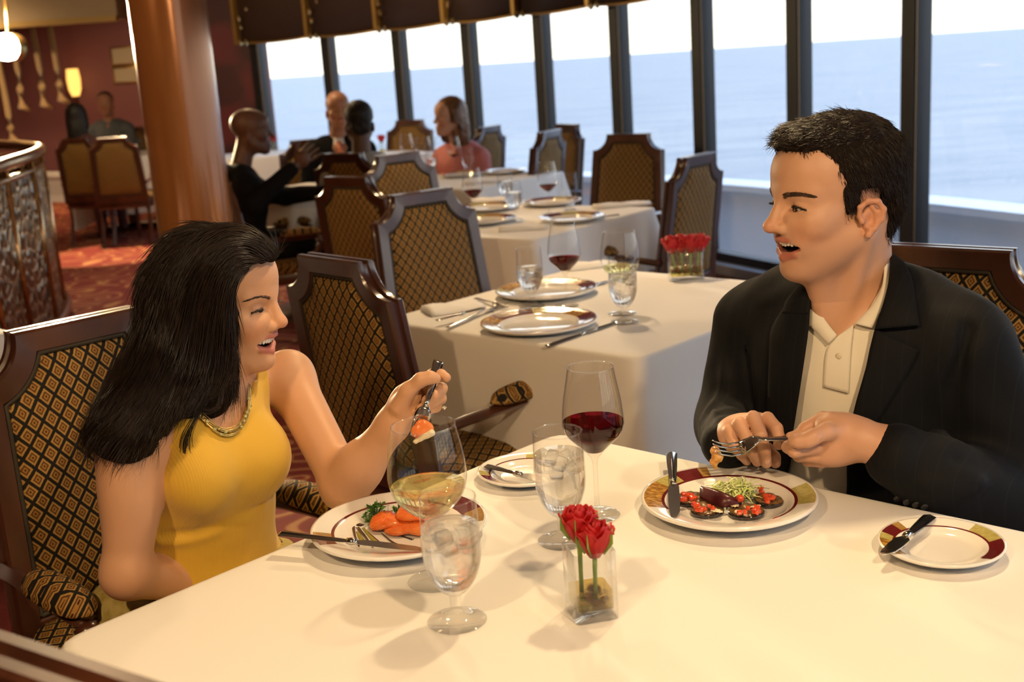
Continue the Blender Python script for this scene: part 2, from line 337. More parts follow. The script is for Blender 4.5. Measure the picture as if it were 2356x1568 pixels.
wall('wall_back', (X0, Y1), (-4.6, Y1), 0, CEIL, M_DARKWALL, .12, 'dark aubergine wall far across the room')
wall('wall_left', (X0, Y0), (X0, Y1), 0, CEIL, M_DARKWALL, .12)
wall('wall_front', (MUL[-1][0], Y0), (X0, Y0), 0, CEIL, plain('tan_wall', (.42, .28, .17), .6), .12)
# windows
M_MUL = plain('charcoal_mullion', (.009, .009, .0095), .5); M_MULTRIM = plain('bronze_trim', (.20, .12, .05), .35, metal=.6); M_SILL = plain('grey_sill', (.34, .36, .38), .5)
for i in range(len(MUL) - 1):
    a, b = MUL[i], MUL[i + 1]; t = (b - a) / np.linalg.norm(b - a); nn = (NRM[i] + NRM[i + 1]) / 2; nn /= np.linalg.norm(nn); L = np.linalg.norm(b - a); mid = (a + b) / 2
    w = bpy.data.objects.new('window_%d' % (i + 1), None); COL.objects.link(w); struct(w, 'tall sea window pane %d from the maroon wall, in dark frames' % (i + 1)); w.location = (mid[0], mid[1], 0)
    Rz = np.array([[t[0], nn[0], 0], [t[1], nn[1], 0], [0, 0, 1]])
    def lb(c, d): return MB().box(Rz @ np.array(c), d, Rz)
    m0 = a - mid; ai = math.atan2(NRM[i][1], NRM[i][0]); tn = np.array([-NRM[i][1], NRM[i][0]]); R2 = np.array([[tn[0], NRM[i][0], 0], [tn[1], NRM[i][1], 0], [0, 0, 1]])
    MB().box((m0[0], m0[1], CEIL / 2), (.095, .10, CEIL), R2).build('mullion', M_MUL, w, bevel=.006)
    MB().box((m0[0] - NRM[i][0] * .053, m0[1] - NRM[i][1] * .053, CEIL / 2), (.106, .006, CEIL), R2).build('mullion_edge', M_MULTRIM, w)
    MB().box((m0[0] - NRM[i][0] * .06, m0[1] - NRM[i][1] * .06, CEIL / 2), (.092, .010, CEIL), R2).build('mullion_face', M_MUL, w)
    lb((0, 0, CEIL / 2 + .06), (L - .09, .008, CEIL - .16)).build('pane', M_PANE, w)
    lb((0, 0, .11), (L - .08, .09, .06)).build('bottom_rail', M_MUL, w); lb((0, 0, CEIL - .02), (L - .08, .09, .04)).build('top_rail', M_MUL, w)
    lb((0, -.02, .05), (L + .01, .20, .07)).build('sill', M_SILL, w, bevel=.006)
# valance above the windows
M_VELVET = plain('brown_velvet', (.030, .012, .007), .6); M_GOLDTRIM = plain('gold_trim', (.42, .25, .07), .35, metal=.6); M_CRYSTAL = plain('gilt_bead', (.8, .62, .30), .12, metal=.9)
VA = thing('window_valance', 'dark brown velvet valance with gold trim hanging above the windows', 'valance', (0, 0, 0))
for i in range(0, 13):
    a = MUL[i] - NRM[i] * .22; b = MUL[i + 1] - NRM[i + 1] * .22
    fr = []; n = 9
    for k in range(n):
        u = k / (n - 1); p = a + (b - a) * u; q = p - NRM[i] * .045 * math.sin(math.pi * u); z = 1.765 - .02 * math.sin(math.pi * u); fr.append((p, q, z))
    v = []; f = []
    for p, q, z in fr: v += [(q[0], q[1], z), (q[0], q[1], CEIL - .02), (p[0] + NRM[i][0] * .05, p[1] + NRM[i][1] * .05, z)]
    for k in range(n - 1): f += [(3 * k, 3 * k + 3, 3 * k + 4, 3 * k + 1), (3 * k + 2, 3 * k + 5, 3 * k + 3, 3 * k)]
    pymesh('swag', v, f, M_VELVET, VA)
    MB().tube([(q[0], q[1], z) for p, q, z in fr], .011, 6).build('gold_edge', M_GOLDTRIM, VA, True)
    MB().box((a[0] - NRM[i][0] * .03, a[1] - NRM[i][1] * .03, (1.76 + CEIL) / 2 - .01), (.04, .05, CEIL - 1.76), np.array([[-NRM[i][1], NRM[i][0], 0], [NRM[i][0], NRM[i][1], 0], [0, 0, 1]])).build('gold_band', M_GOLDTRIM, VA)
    for k, (dx, z, r) in enumerate([(.04, 1.76, .026), (.09, 1.76, .022), (.06, 1.90, .02), (.05, 1.98, .024), (.12, 2.06, .016)]):
        p = a + (b - a) * dx / np.linalg.norm(b - a) * 1.6 - NRM[i] * .06
        MB().lathe([(0.0001, -r * 1.4), (r * .7, -r * .7), (r, 0), (r * .6, r * .8), (.0001, r * 1.5)], 8, (p[0], p[1], z)).build('bead', M_CRYSTAL, VA)
# round column
c0 = (-1.443, 5.5)
CO = thing('column', 'glossy copper-brown round column rising behind the dark-haired woman', 'column', (c0[0], c0[1], 0))
MB().lathe([(.172, 0), (.172, CEIL)], 64).build('shaft', M_WOODL, CO, True)
MB().lathe([(.17, 0), (.20, 0), (.20, .12), (.172, .14)], 64).build('base_ring', M_GOLDTRIM, CO, True)
# outside: deck, bulwark, sea
def strip(off0, off1, z0, z1, name, mat, lab):
    i0, i1 = 0, len(MUL); A = [MUL[i] + NRM[i] * off0 for i in range(i0, i1)]; B = [MUL[i] + NRM[i] * off1 for i in range(i0, i1)]
    A = [A[0] + (A[0] - A[1]) * 8] + A; B = [B[0] + (B[0] - B[1]) * 8] + B
    v = []; f = []
    for p, q in zip(A, B): v += [(p[0], p[1], z0), (p[0], p[1], z1), (q[0], q[1], z1), (q[0], q[1], z0)]
    for k in range(len(A) - 1): f += [(4 * k + j, 4 * k + 4 + j, 4 * k + 4 + (j + 1) % 4, 4 * k + (j + 1) % 4) for j in range(4)]
    return pymesh(name, v, f, mat, None, False)
struct(strip(1.15, 1.33, -1.2, .33, 'bulwark', plain('white_bulwark', (.72, .74, .76), .5), 0), 'white bulwark outside the windows')
struct(strip(1.10, 1.40, .33, .38, 'bulwark_cap', plain('white_cap', (.85, .85, .84), .4), 0), 'white cap rail outside the windows')
struct(strip(.15, 1.2, -1.3, -.7, 'outer_deck', plain('grey_deck', (.30, .34, .37), .6), 0), 'grey deck outside the windows')
def sea():
    m, n, l, b = newmat('sea_water'); setp(b, rough=.45, spec=.12); a = noise(n, l, .05, 5, stretch=(.6, 2.0, 1)); c = noise(n, l, .6, 4, stretch=(.6, 2.0, 1))
    h = mth(n, l, 'ADD', mth(n, l, 'MULTIPLY', a.outputs[0], 3.0), mth(n, l, 'MULTIPLY', c.outputs[0], .5)); bump(n, l, b, h, .9, .8)
    r = ramp(n, [(.3, (.32, .315, .31)), (.7, (.44, .41, .37))]); l.new(a.outputs[0], r.inputs[0]); l.new(r.outputs[0], b.inputs['Base Color']); return m
struct(pymesh('sea', [(-9000, -2000, -14), (9000, -2000, -14), (9000, 14000, -14), (-9000, 14000, -14)], [(0, 1, 2, 3)], sea(), None, False), 'pale blue sea out to the horizon')
# fixtures of the unseen downlights, the added ones too
M_LAMP = plain('lamp_glow', (1, .8, .5), .5, emis=(1, .72, .36), es=14.0); M_BRASS = plain('brass', (.55, .36, .12), .3, metal=1.0)
for i, (x, y, tg, wt, c, sp) in enumerate(DOWN):
    t = thing('unseen_downlight', 'small brass unseen downlight, number %s along the ceiling from the front wall' % ['three', 'two', 'one', 'five', 'six', 'seven', 'nine', 'eleven', 'four', 'ten', 'eight'][i], 'light', (x, y, CEIL - .002), 0, 'ceiling downlights')
    MB().lathe([(.062, -.02), (.075, -.02), (.078, 0), (.062, 0)], 32).build('rim', M_BRASS, t, True)
    MB().lathe([(.0001, -.004), (.06, -.004)], 32).build('lens', M_LAMP, t, True)
# bright spotlight across the room
t = thing('spotlight', 'glaring spotlight on the wall at the upper left of the room', 'light', SPOT_AT)
MB().lathe([(.0001, -.10), (.055, -.09), (.085, -.05), (.095, 0), (.085, .05), (.055, .09), (.0001, .10)], 24).build('bulb', plain('spot_glow', (1, .9, .7), .5, emis=(1, .84, .52), es=70.0), t, True)
MB().tube([(0, .05, .05), (0, .12, .3), (0, .12, CEIL - SPOT_AT[2])], .012, 8).build('stem', M_BRASS, t, True)
MB().tube([(0, .03, 0), (0, .16, 0), (0, .24, 0)], [.1, .105, .06], 20).build('housing', M_BRASS, t, True)
# far end of the room: cove, hangings, framed pictures, sconce
M_COVE = plain('gilded_cove', (.62, .42, .16), .4, metal=.3)
t = MB().box((-6.6, 13.14, 2.15), (5.2, .10, .06)).build('trim_1', M_COVE); struct(t, 'gilded cove moulding under the far ceiling')
t = MB().box((-6.6, 13.45, (2.15 + CEIL) / 2), (5.2, .6, CEIL - 2.15)).build('ceiling_drop', plain('cream_drop', (.55, .42, .26), .6)); struct(t)
M_DRAPE = plain('gold_drape', (.46, .30, .13), .6, sheen=.3)
for k, (px, y0, y1) in enumerate([(42, 165, 245), (92, 160, 240), (132, 160, 228), (20, 268, 320)]):
    a = at(px, y0, 14.0); b = at(px + 8, y1, 14.0); o = MB().tube([np.array([a[0] - .02, a[1], CEIL]), a, (a + b) / 2, b, b + np.array([.09, 0, -.05])], [.03, .035, .045, .05, .02], 8).build('hanging_drape', M_DRAPE, None, True)
    tag(o, ['tall gold drape second from the left edge', 'tall gold drape third from the left edge', 'tall gold drape beside the wall lamp', 'short gold drape at the left edge above the handrail'][k], 'drape', 'gold drapes at the far end')
for k, (px0, y0, px1, y1) in enumerate([(252, 108, 330, 148), (258, 154, 330, 190)]):
    a, b = at(px0, y0, 17.475), at(px1, y1, 17.475); t = thing('framed_picture', ['upper cream picture panel on the dark wall behind the column', 'lower cream picture panel on the dark wall behind the column'][k], 'picture', (0, 0, 0), 0, 'pictures by the column')
    c = (a + b) / 2; d = (abs(b[0] - a[0]), .04, abs(a[2] - b[2])); MB().box(c, d).build('frame', M_BRASS, t, bevel=.01); MB().box(c - np.array([0, .022, 0]), (d[0] - .06, .01, d[2] - .06)).build('print', plain('cream_print', (.42, .36, .26), .6), t)
a = at(170, 190, 17.2); t = thing('wall_sconce', 'glowing amber wall lamp on the far dark wall', 'lamp', tuple(a))
MB().lathe([(.05, -.19), (.085, -.1), (.095, .05), (.08, .19)], 20).build('shade', plain('amber_shade', (.8, .5, .15), .5, emis=(1, .55, .12), es=1.6), t, True); MB().box((0, .15, -.1), (.05, .3, .05)).build('bracket', M_BRASS, t)
# curved bronze balustrade at the left
RAIL = catmull([(-2.15, 4.6), (-2.50, 5.85), (-2.70, 6.9), (-2.98, 7.75), (-3.45, 8.5), (-4.1, 9.1), (-5.0, 9.5), (-6.0, 9.6)], 34)
def mesh_bronze():
    m, n, l, b = newmat('bronze_scrollwork'); tc = n.new('ShaderNodeTexCoord'); v = n.new('ShaderNodeTexVoronoi'); v.inputs['Scale'].default_value = 13; v.feature = 'DISTANCE_TO_EDGE'; l.new(tc.outputs['Object'], v.inputs['Vector'])
    r = ramp(n, [(.02, (.42, .25, .08)), (.12, (.05, .028, .014)), (1, (.02, .012, .008))]); l.new(v.outputs[0], r.inputs[0]); l.new(r.outputs[0], b.inputs['Base Color']); setp(b, rough=.3, metal=.75); bump(n, l, b, v.outputs[0], 1.0, .03); return m
t = thing('balustrade', 'curved bronze scrollwork balustrade with bright polished handrail', 'railing', (RAIL[0][0], RAIL[0][1], 0))
o0 = RAIL[0]; M_BM = mesh_bronze(); M_BRONZE = plain('polished_bronze', (.50, .36, .20), .18, metal=1.0)
RL = [np.array([p[0] - o0[0], p[1] - o0[1], 0]) for p in RAIL]
MB().tube([p + [0, 0, 1.08] for p in RL], .036, 12).build('handrail', M_BRONZE, t, True)
MB().tube([p + [0, 0, 1.0] for p in RL], .018, 8).build('under_rail', M_BRONZE, t, True)
MB().tube([p + [0, 0, .10] for p in RL], (.03, .09) if 0 else .045, 8).build('base_rail', plain('copper_base', (.30, .12, .05), .3, metal=.7), t, True)
for k in range(0, 33, 3):
    a, b = RL[k], RL[min(k + 3, 33)]; q = RL[k:min(k + 4, 34)]; v = []; f = []
    for p in q: v += [p + [0, 0, .13], p + [0, 0, .98]]
    for j in range(len(q) - 1): f.append((2 * j, 2 * j + 2, 2 * j + 3, 2 * j + 1))
    pymesh('scroll_panel', v, f, M_BM, t); MB().tube([a + [0, 0, .03], a + [0, 0, 1.06]], .02, 8).build('post', M_BRONZE, t, True)

# ================================================================ CHAIRS
def chair_loops():
    def half(hw0, hw1, z0, R_, cx, cz, ns=10, na=12):
        pts = []; zt = cz - math.sqrt(max(R_ ** 2 - (cx - hw1) ** 2, 0)) if hw1 < cx else cz - R_
        for i in range(ns): u = i / ns; pts.append((hw0 + (hw1 - hw0) * u, z0 + (zt - z0) * u))
        return pts, zt
    def loop(hw0, hw1, z0, R_, ztop):
        cx, cz = .215, 1.0; pts = []; a0 = math.acos(max(-1, min(1, (cx - hw1) / R_))); a0 = math.atan2(math.sqrt(R_ ** 2 - (cx - hw1) ** 2), cx - hw1); zt = cz - R_ * math.sin(a0)
        a1 = math.asin((cz - ztop) / R_) if ztop < cz else 0.0
        for i in range(10): u = i / 10; pts.append((hw0 + (hw1 - hw0) * u, z0 + (zt - z0) * u))
        for i in range(13): a = a0 + (a1 - a0) * i / 12; pts.append((cx - R_ * math.cos(a), cz - R_ * math.sin(a)))
        xr = pts[-1][0]
        for i in range(1, 4): pts.append((xr * (1 - i / 4), ztop))
        full = pts + [(0, ztop)] + [(-x, z) for x, z in reversed(pts)] + [(-hw0 * (1 - i / 4), z0) for i in range(1, 4)] + [(0, z0)] + [(hw0 * i / 4, z0) for i in range(1, 4)]
        return np.array(full)
    return loop(.238, .215, .40, .087, 1.0), loop(.190, .168, .475, .137, .953)
OUT, INN = chair_loops()
RECL = math.tan(R(8))
def lean(v): v = np.array(v, float); v[:, 1] += -.24 - (v[:, 2] - .45) * RECL; return v
def set_uv(o, fn):
    me = o.data; uv = me.uv_layers.new(name='UVMap')
    for lp in me.loops: uv.data[lp.index].uv = fn(me.vertices[lp.vertex_index].co)
def make_chair():
    root = thing('dining_chair', 'x', 'chair'); N = len(OUT)
    def off(d):
        c = np.array([0, .7]); q = OUT - c; return c + q * (1 - d / np.maximum(np.linalg.norm(q, axis=1), .01))[:, None]
    rings = [(INN, .010), (INN + (OUT - INN) * .12, .021), (off(.005), .025), (OUT, .020), (OUT, .008), (off(.009), .004), (off(.009), -.004), (OUT, -.008), (OUT, -.020), (off(.005), -.025), (INN + (OUT - INN) * .12, -.021), (INN, -.010)]
    v = np.vstack([np.column_stack([r[:, 0], np.full(N, y), r[:, 1]]) for r, y in rings]); f = [(k * N + i, (k + 1) * N + i, (k + 1) * N + (i + 1) % N, k * N + (i + 1) % N) for k in range(len(rings) - 1) for i in range(N)]
    o = pymesh('back_frame', lean(v), f, M_WOOD, root); o.data.set_sharp_from_angle(angle=R(38))
    c = np.array([0, .70]); v = []; f = []; sc = [(1, .008), (.95, .020), (.85, .028), (.6, .034), (.3, .0345), (.1, .0345)]
    for sg in (1, -1):
        b = len(v)
        for s_, y in sc: v += [(c[0] + (p[0] - c[0]) * s_, sg * y, c[1] + (p[1] - c[1]) * s_) for p in INN]
        for k in range(len(sc) - 1):
            for i in range(N): q = (b + k * N + i, b + k * N + (i + 1) % N, b + (k + 1) * N + (i + 1) % N, b + (k + 1) * N + i); f.append(q if sg > 0 else q[::-1])
        v.append((c[0], sg * .0345, c[1])); m_ = len(v) - 1; k0_ = b + (len(sc) - 1) * N
        f += [(k0_ + i, k0_ + (i + 1) % N, m_) if sg > 0 else (k0_ + (i + 1) % N, k0_ + i, m_) for i in range(N)]
    o = pymesh('back_panel', lean(v), f, M_FABRIC, root); set_uv(o, lambda p: (p.x + .02, p.z * 1.01))
    for sg in (1, -1):
        MB().tube(lean([(p[0], sg * .016, p[1]) for p in np.vstack([INN, INN[:1]])]), .005, 6, False).build('piping', M_PIPING, root, True)
    # seat
    v = []; f = []; n = 28
    def sup(r, z, e=.30):
        return [(r * .245 * math.copysign(abs(math.cos(a)) ** e, math.cos(a)), .01 + r * .245 * math.copysign(abs(math.sin(a)) ** e, math.sin(a)), z) for a in [2 * math.pi * k / n for k in range(n)]]
    prof = [(.97, .40), (1.0, .415), (1.0, .44), (.96, .462), (.8, .475), (.4, .482), (.02, .483)]
    for r_, z in prof: v += sup(r_, z)
    for k in range(len(prof) - 1): f += [(k * n + i, k * n + (i + 1) % n, (k + 1) * n + (i + 1) % n, (k + 1) * n + i) for i in range(n)]
    f += [tuple(range(n - 1, -1, -1)), tuple((len(prof) - 1) * n + i for i in range(n))]
    o = pymesh('seat', v, f, M_FABRIC, root); set_uv(o, lambda p: (p.x, p.y - p.z))
    MB().box((0, .01, .375), (.47, .48, .06)).build('seat_rail', M_WOOD, root, bevel=.008)
    for sx in (1, -1):
        for y0, y1 in ((.22, .225), (-.215, -.275)): MB().tube([(sx * .215, y1, 0), (sx * .215, y0, .2), (sx * .215, y0, .38)], [.017, .021, .025], 4).build('leg', M_WOOD, root)
        arm = MB().tube([(sx * .232, -.262, .575), (sx * .243, -.15, .588), (sx * .254, -.05, .594), (sx * .260, .05, .598), (sx * .260, .125, .598)], [(.022, .016)] * 5, 4, flat=(0, 0, 1)).build('arm', M_WOOD, root, bevel=.003)
        pts = catmull([(sx * .260, .12, .588), (sx * .260, .137, .560), (sx * .256, .105, .51), (sx * .252, .085, .47), (sx * .240, .085, .38)], 14)
        MB().tube(pts, [.021] * 14, 8).build('arm_support', M_WOOD, root, True)
        v = []; f = []; m = 10; k_ = 14
        for i in range(m + 1):
            u = i / m; y = -.075 + .220 * u; s_ = (1 - abs(2 * u - 1) ** 3.0) ** .5 if 0 < i < m else .15
            for k in range(k_): a = 2 * math.pi * k / k_; v.append((sx * .260 + .036 * s_ * math.cos(a), y, 0.616 + (.034 if math.sin(a) > 0 else .014) * s_ * math.sin(a)))
        for i in range(m): f += [(i * k_ + k, i * k_ + (k + 1) % k_, (i + 1) * k_ + (k + 1) % k_, (i + 1) * k_ + k) for k in range(k_)]
        f += [tuple(range(k_ - 1, -1, -1)), tuple(m * k_ + k for k in range(k_))]
        o = pymesh('arm_pad', v, f, M_FABRIC, arm); set_uv(o, lambda p: (p.x + p.z * .8, p.y))
    return root
CHAIR = make_chair(); _first = [True]
def place_chair(cx, cy, f, label):     # cx, cy: foot of the back at its top line
    f = np.array(f, float); f /= np.linalg.norm(f); o = CHAIR if _first[0] else copy_tree(CHAIR); _first[0] = False
    back = .24 + (.915 - .45) * RECL; o.location = (cx + f[0] * back, cy + f[1] * back, 0); o.rotation_euler = (0, 0, math.atan2(-f[0], f[1])); o['label'] = label; o['group'] = 'upholstered dining chairs'; return o
def chair_px(l, r, front, label, ang=None):
    a, b = atz(*l, .915), atz(*r, .915); c = (a + b) / 2; d = (b - a)[:2]; d /= np.linalg.norm(d)
    if ang is not None: d = np.array([math.cos(R(ang)), math.sin(R(ang))])
    f = (d[1], -d[0]) if front else (-d[1], d[0]); return place_chair(c[0], c[1], f, label)
chair_px((700, 640), (967, 658), False, 'dark wooden dining chair with diamond fabric, empty, right behind the woman in yellow', -48).location += Vector((-.035, -.10, 0))
chair_px((861, 511), (1085, 479), True, 'empty dining chair facing us beyond the folded napkin on the second table', 38)
chair_px((1522, 415), (1672, 390), False, 'dining chair seen from behind between the red roses and the window', 52)
chair_px((1372, 347), (1520, 340), True, 'empty dining chair in front of the window, left of the chair by the roses', -36)
chair_px((1228, 343), (1293, 322), False, 'narrow-looking pale-lit dining chair behind the tall red wine glass of the third table', 62)
chair_px((1286, 318), (1322, 312), True, 'dining chair turned edge-on just right of the pale-lit chair by the window', -66)
p = at(942, 285, 10.1); place_chair(p[0], p[1], (-.42, -.9), 'empty dining chair against the window left of the woman in pink')
p = at(1122, 300, 8.3); place_chair(p[0], p[1], (-.86, .5), 'pale-lit dining chair right behind the woman in pink')
chair_px((735, 448), (888, 455), False, 'dark empty dining chair behind the tall copper-framed chair row, third table near side', -40)
chair_px((733, 386), (862, 388), False, 'dark dining chair in which the short-haired person sits with back to us', -32)
chair_px((849, 397), (988, 384), True, 'empty dining chair with pale frame facing us at the far side of the third table', 38)
T = atz(25, 765, 1.0); d = np.array([.70, .714]); c = T[:2] + d * .127; place_chair(c[0], c[1], (d[1], -d[0]), 'dining chair the woman in the yellow top sits on')
T = atz(2330, 575, 1.0); d = np.array([.757, -.653]); c = T[:2] - d * .127; place_chair(c[0], c[1], (d[1], -d[0]), 'dark dining chair the man in the jacket sits on')
A_, B_ = atz(0, 1436, 1.0), atz(400, 1564, 1.0); d = (B_ - A_)[:2]; d /= np.linalg.norm(d); c = A_[:2] + d * .085; place_chair(c[0] + d[1] * .014, c[1] - d[0] * .014, (-d[1], d[0]), 'dining chair cut off at the bottom left corner, seen over its top rail')

# ================================================================ TABLES
def make_table(cx, cy, side, ang, name_lab, drop=.30, seed=0, flare=1.0):
    t = thing('dining_table', name_lab[0], 'table', (cx, cy, 0), R(ang)); h = side / 2 - .045
    MB().box((0, 0, .725), (2 * h, 2 * h, .04)).build('table_top', M_WOOD, t, bevel=.006); MB().lathe([(.05, .05), (.045, .4), (.07, .70)], 20).build('pedestal', M_WOOD, t, True); MB().lathe([(.0001, .05), (.28, .03), (.30, 0)], 24).build('foot', M_WOOD, t, True)
    rs = random.Random(seed); N = 240; rc = .035; per = []
    for i in range(N):
        a = 2 * math.pi * i / N; ca, sa = math.cos(a), math.sin(a); e = 34; q = (abs(ca) ** e + abs(sa) ** e) ** (-1 / e); per.append((q * ca, q * sa, a))
    v = []; f = []; hs = side / 2; rings = [(0.02, 0), (.3, 0), (.6, 0), (.8, 0), (.92, 0), (.975, 0), (.993, .002), (1.0, .010)]
    for s_, dz in rings: v += [(x * hs * s_, y * hs * s_, .752 - dz) for x, y, a in per]
    nd = 12
    ph = rs.random() * 6
    for k in range(1, nd + 1):
        u = k / nd
        for x, y, a in per:
            corner = max(0, 1 - abs(((a - math.pi / 4) % (math.pi / 2)) - 0) / .30, 1 - abs(((a - math.pi / 4) % (math.pi / 2)) - math.pi / 2) / .30) ** 1.2
            fold = .5 + .5 * math.sin(a * 14 + ph + 1.2 * math.sin(a * 3 + ph)); out = hs + u * flare * (.012 + .020 * fold + .085 * corner * (0.6 + .5 * math.sin(a * 30 + ph)))
            z = .742 - u * (drop + .10 * corner); v.append((x * out, y * out, z))
    M_ = len(rings) + nd
    for k in range(M_ - 1): f += [(k * N + (i + 1) % N, k * N + i, (k + 1) * N + i, (k + 1) * N + (i + 1) % N) for i in range(N)]
    f.append(tuple(range(N)))
    o = pymesh('tablecloth', v, f, M_CLOTH); o.location = (cx, cy, 0); o.rotation_euler = (0, 0, R(ang)); tag(o, name_lab[1], 'tablecloth', 'white tablecloths'); return t
T1A = 46.6
u1 = np.array([math.cos(R(T1A)), math.sin(R(T1A))]); v1 = np.array([u1[1], -u1[0]]); L1 = np.array([-.625, 1.385]); c1 = L1 + u1 * .498 + v1 * .52
make_table(c1[0], c1[1], 1.0, T1A, ('nearest dining table, between the smiling couple', 'white cloth on the nearest table, under the couple\'s plates'), .34, 1)
make_table(.265, 3.225, .90, 47, ('second dining table, set but empty, behind the red wine glass', 'white cloth on the second table, with deep corner folds'), .46, 2, .15)
make_table(.03, 5.16, .94, 52, ('third dining table, set with red wine, before the window', 'white cloth on the third table in front of the window chairs'), .40, 3)
make_table(-.22, 7.15, .88, 52, ('fourth dining table, where the woman in pink sits', 'white cloth on the table of the woman in pink'), .40, 4)
make_table(-1.22, 7.15, .70, 48, ('table at which the men in dark suits sit', 'white cloth on the table between the men in dark suits'), .40, 5)
make_table(-3.85, 12.25, 1.0, 20, ('far table left of the column', 'white cloth on the far table left of the column'), .55, 6)
make_table(-2.05, 3.38, .85, 45, ('table at the left edge, mostly out of view', 'corner of white cloth at the left edge beside the chair of the woman in yellow'), .40, 7)
make_table(-2.12, 10.9, .85, 15, ('small table by the window behind the bald man', 'white cloth on the small table by the window behind the bald man'), .45, 8)
make_table(-1.05, 9.75, .80, 30, ('table behind the short-haired person', 'white cloth on the table behind the short-haired person'), .45, 9)
p = at(258, 318, 10.7); place_chair(p[0], p[1], (-.10, .99), 'dark dining chair seen from behind at the far table left of the column')
p = at(176, 330, 10.95); place_chair(p[0], p[1], (.2, .98), 'dark dining chair under the far woman seen from behind')
p = at(712, 330, 8.15); place_chair(p[0], p[1], (.35, -.94), 'dark dining chair behind the man with the orange tie')
p = at(512, 330, 6.35); place_chair(p[0], p[1], (.97, .25), 'dark dining chair behind the bald man by the column')
p = at(300, 262, 13.0); place_chair(p[0], p[1], (-.2, -.98), 'pale-edged dining chair at the far side of the far table left of the column')

# ================================================================ TABLEWARE
ZT = .7535
CH_MATS = [M_CHINA, M_MAROON, M_GOLDLEAF, M_OLIVE, M_TAN]
def plate(name, x, y, r, label, sectors, ring=(-60, 200), charger=False, group='plates', rz=0):
    """sectors: (from deg, to deg, material index) painted on the rim; ring: maroon line between two angles"""
    if charger: prof = [(0.001, .004), (.60, .004), (.64, .006), (.665, .012), (.69, .014), (.80, .016), (.90, .018), (.975, .021), (1.0, .021), (1.0, .017), (.95, .012), (.6, 0), (.001, 0)]
    else: prof = [(0.001, .005), (.50, .005), (.60, .006), (.66, .010), (.70, .0135), (.735, .015), (.77, .016), (.80, .017), (.88, .0195), (.97, .022), (1.0, .022), (1.0, .018), (.93, .013), (.6, 0), (.001, 0)]
    N = 144; m = len(prof); v = []; f = []; mi = []
    zs = 1.0 if r > .12 else .75
    for i in range(N): a = 2 * math.pi * i / N; v += [(r * q * math.cos(a), r * q * math.sin(a), z * zs) for q, z in prof]
    for i in range(N):
        dg = (i + .5) * 360 / N; j = (i + 1) % N
        for k in range(m - 1):
            f.append((i * m + k, j * m + k, j * m + k + 1, i * m + k + 1)); idx = 0; q0, q1 = prof[k][0], prof[k + 1][0]; mid = (q0 + q1) / 2
            if k < (8 if charger else 10):
                if charger:
                    if mid > .69:
                        for a0, a1, s_ in sectors:
                            if (dg - a0) % 360 < (a1 - a0): idx = s_
                else:
                    if .735 < mid < .77 and (dg - ring[0]) % 360 < ring[1] - ring[0]: idx = 1
                    if mid > .77 and mid < .97:
                        for a0, a1, s_ in sectors:
                            if (dg - a0) % 360 < (a1 - a0): idx = s_
            mi.append(idx)
    o = pymesh(name, v, f, CH_MATS, None, True, mi); o.location = (x, y, ZT); o.rotation_euler = (0, 0, rz); tag(o, label, 'plate', group); return o
SEC_MAN = [(95, 102, 4), (102, 122, 1), (122, 142, 3), (142, 192, 2), (-26, 12, 3)]
plate('dinner_plate', .310, 1.659, .131, 'dinner plate with aubergine salad in front of the man', SEC_MAN, (-62, 196))
plate('bread_plate', .555, 1.457, .081, 'empty bread plate with a butter knife at the right edge', [(116, 126, 4), (126, 148, 1), (148, 162, 3), (162, 204, 2), (-6, 34, 3), (-60, -6, 1)], (-58, 205))
plate('dinner_plate', -.186, 1.639, .131, 'dinner plate with smoked salmon in front of the woman in yellow', [(78, 96, 3), (18, 46, 1), (-8, 18, 4), (188, 200, 4), (200, 212, 1)], (10, 205))
plate('bread_plate', .008, 1.855, .080, 'bread plate with butter knife behind the water goblet', [(60, 88, 3), (178, 196, 3), (196, 222, 1), (222, 262, 2)], (60, 225))
CHG = [(0, 40, 2), (40, 75, 3), (75, 130, 1), (130, 170, 2), (170, 215, 3), (215, 262, 1), (262, 300, 2), (300, 330, 4), (330, 360, 1)]
plate('charger_plate', .073, 2.975, .152, 'nearer charger plate with maroon and gold rim on the second table', CHG, charger=True, group='charger plates', rz=.35)
plate('charger_plate', .111, 3.403, .150, 'farther charger plate with maroon and gold rim on the second table', CHG, charger=True, group='charger plates', rz=2.2)

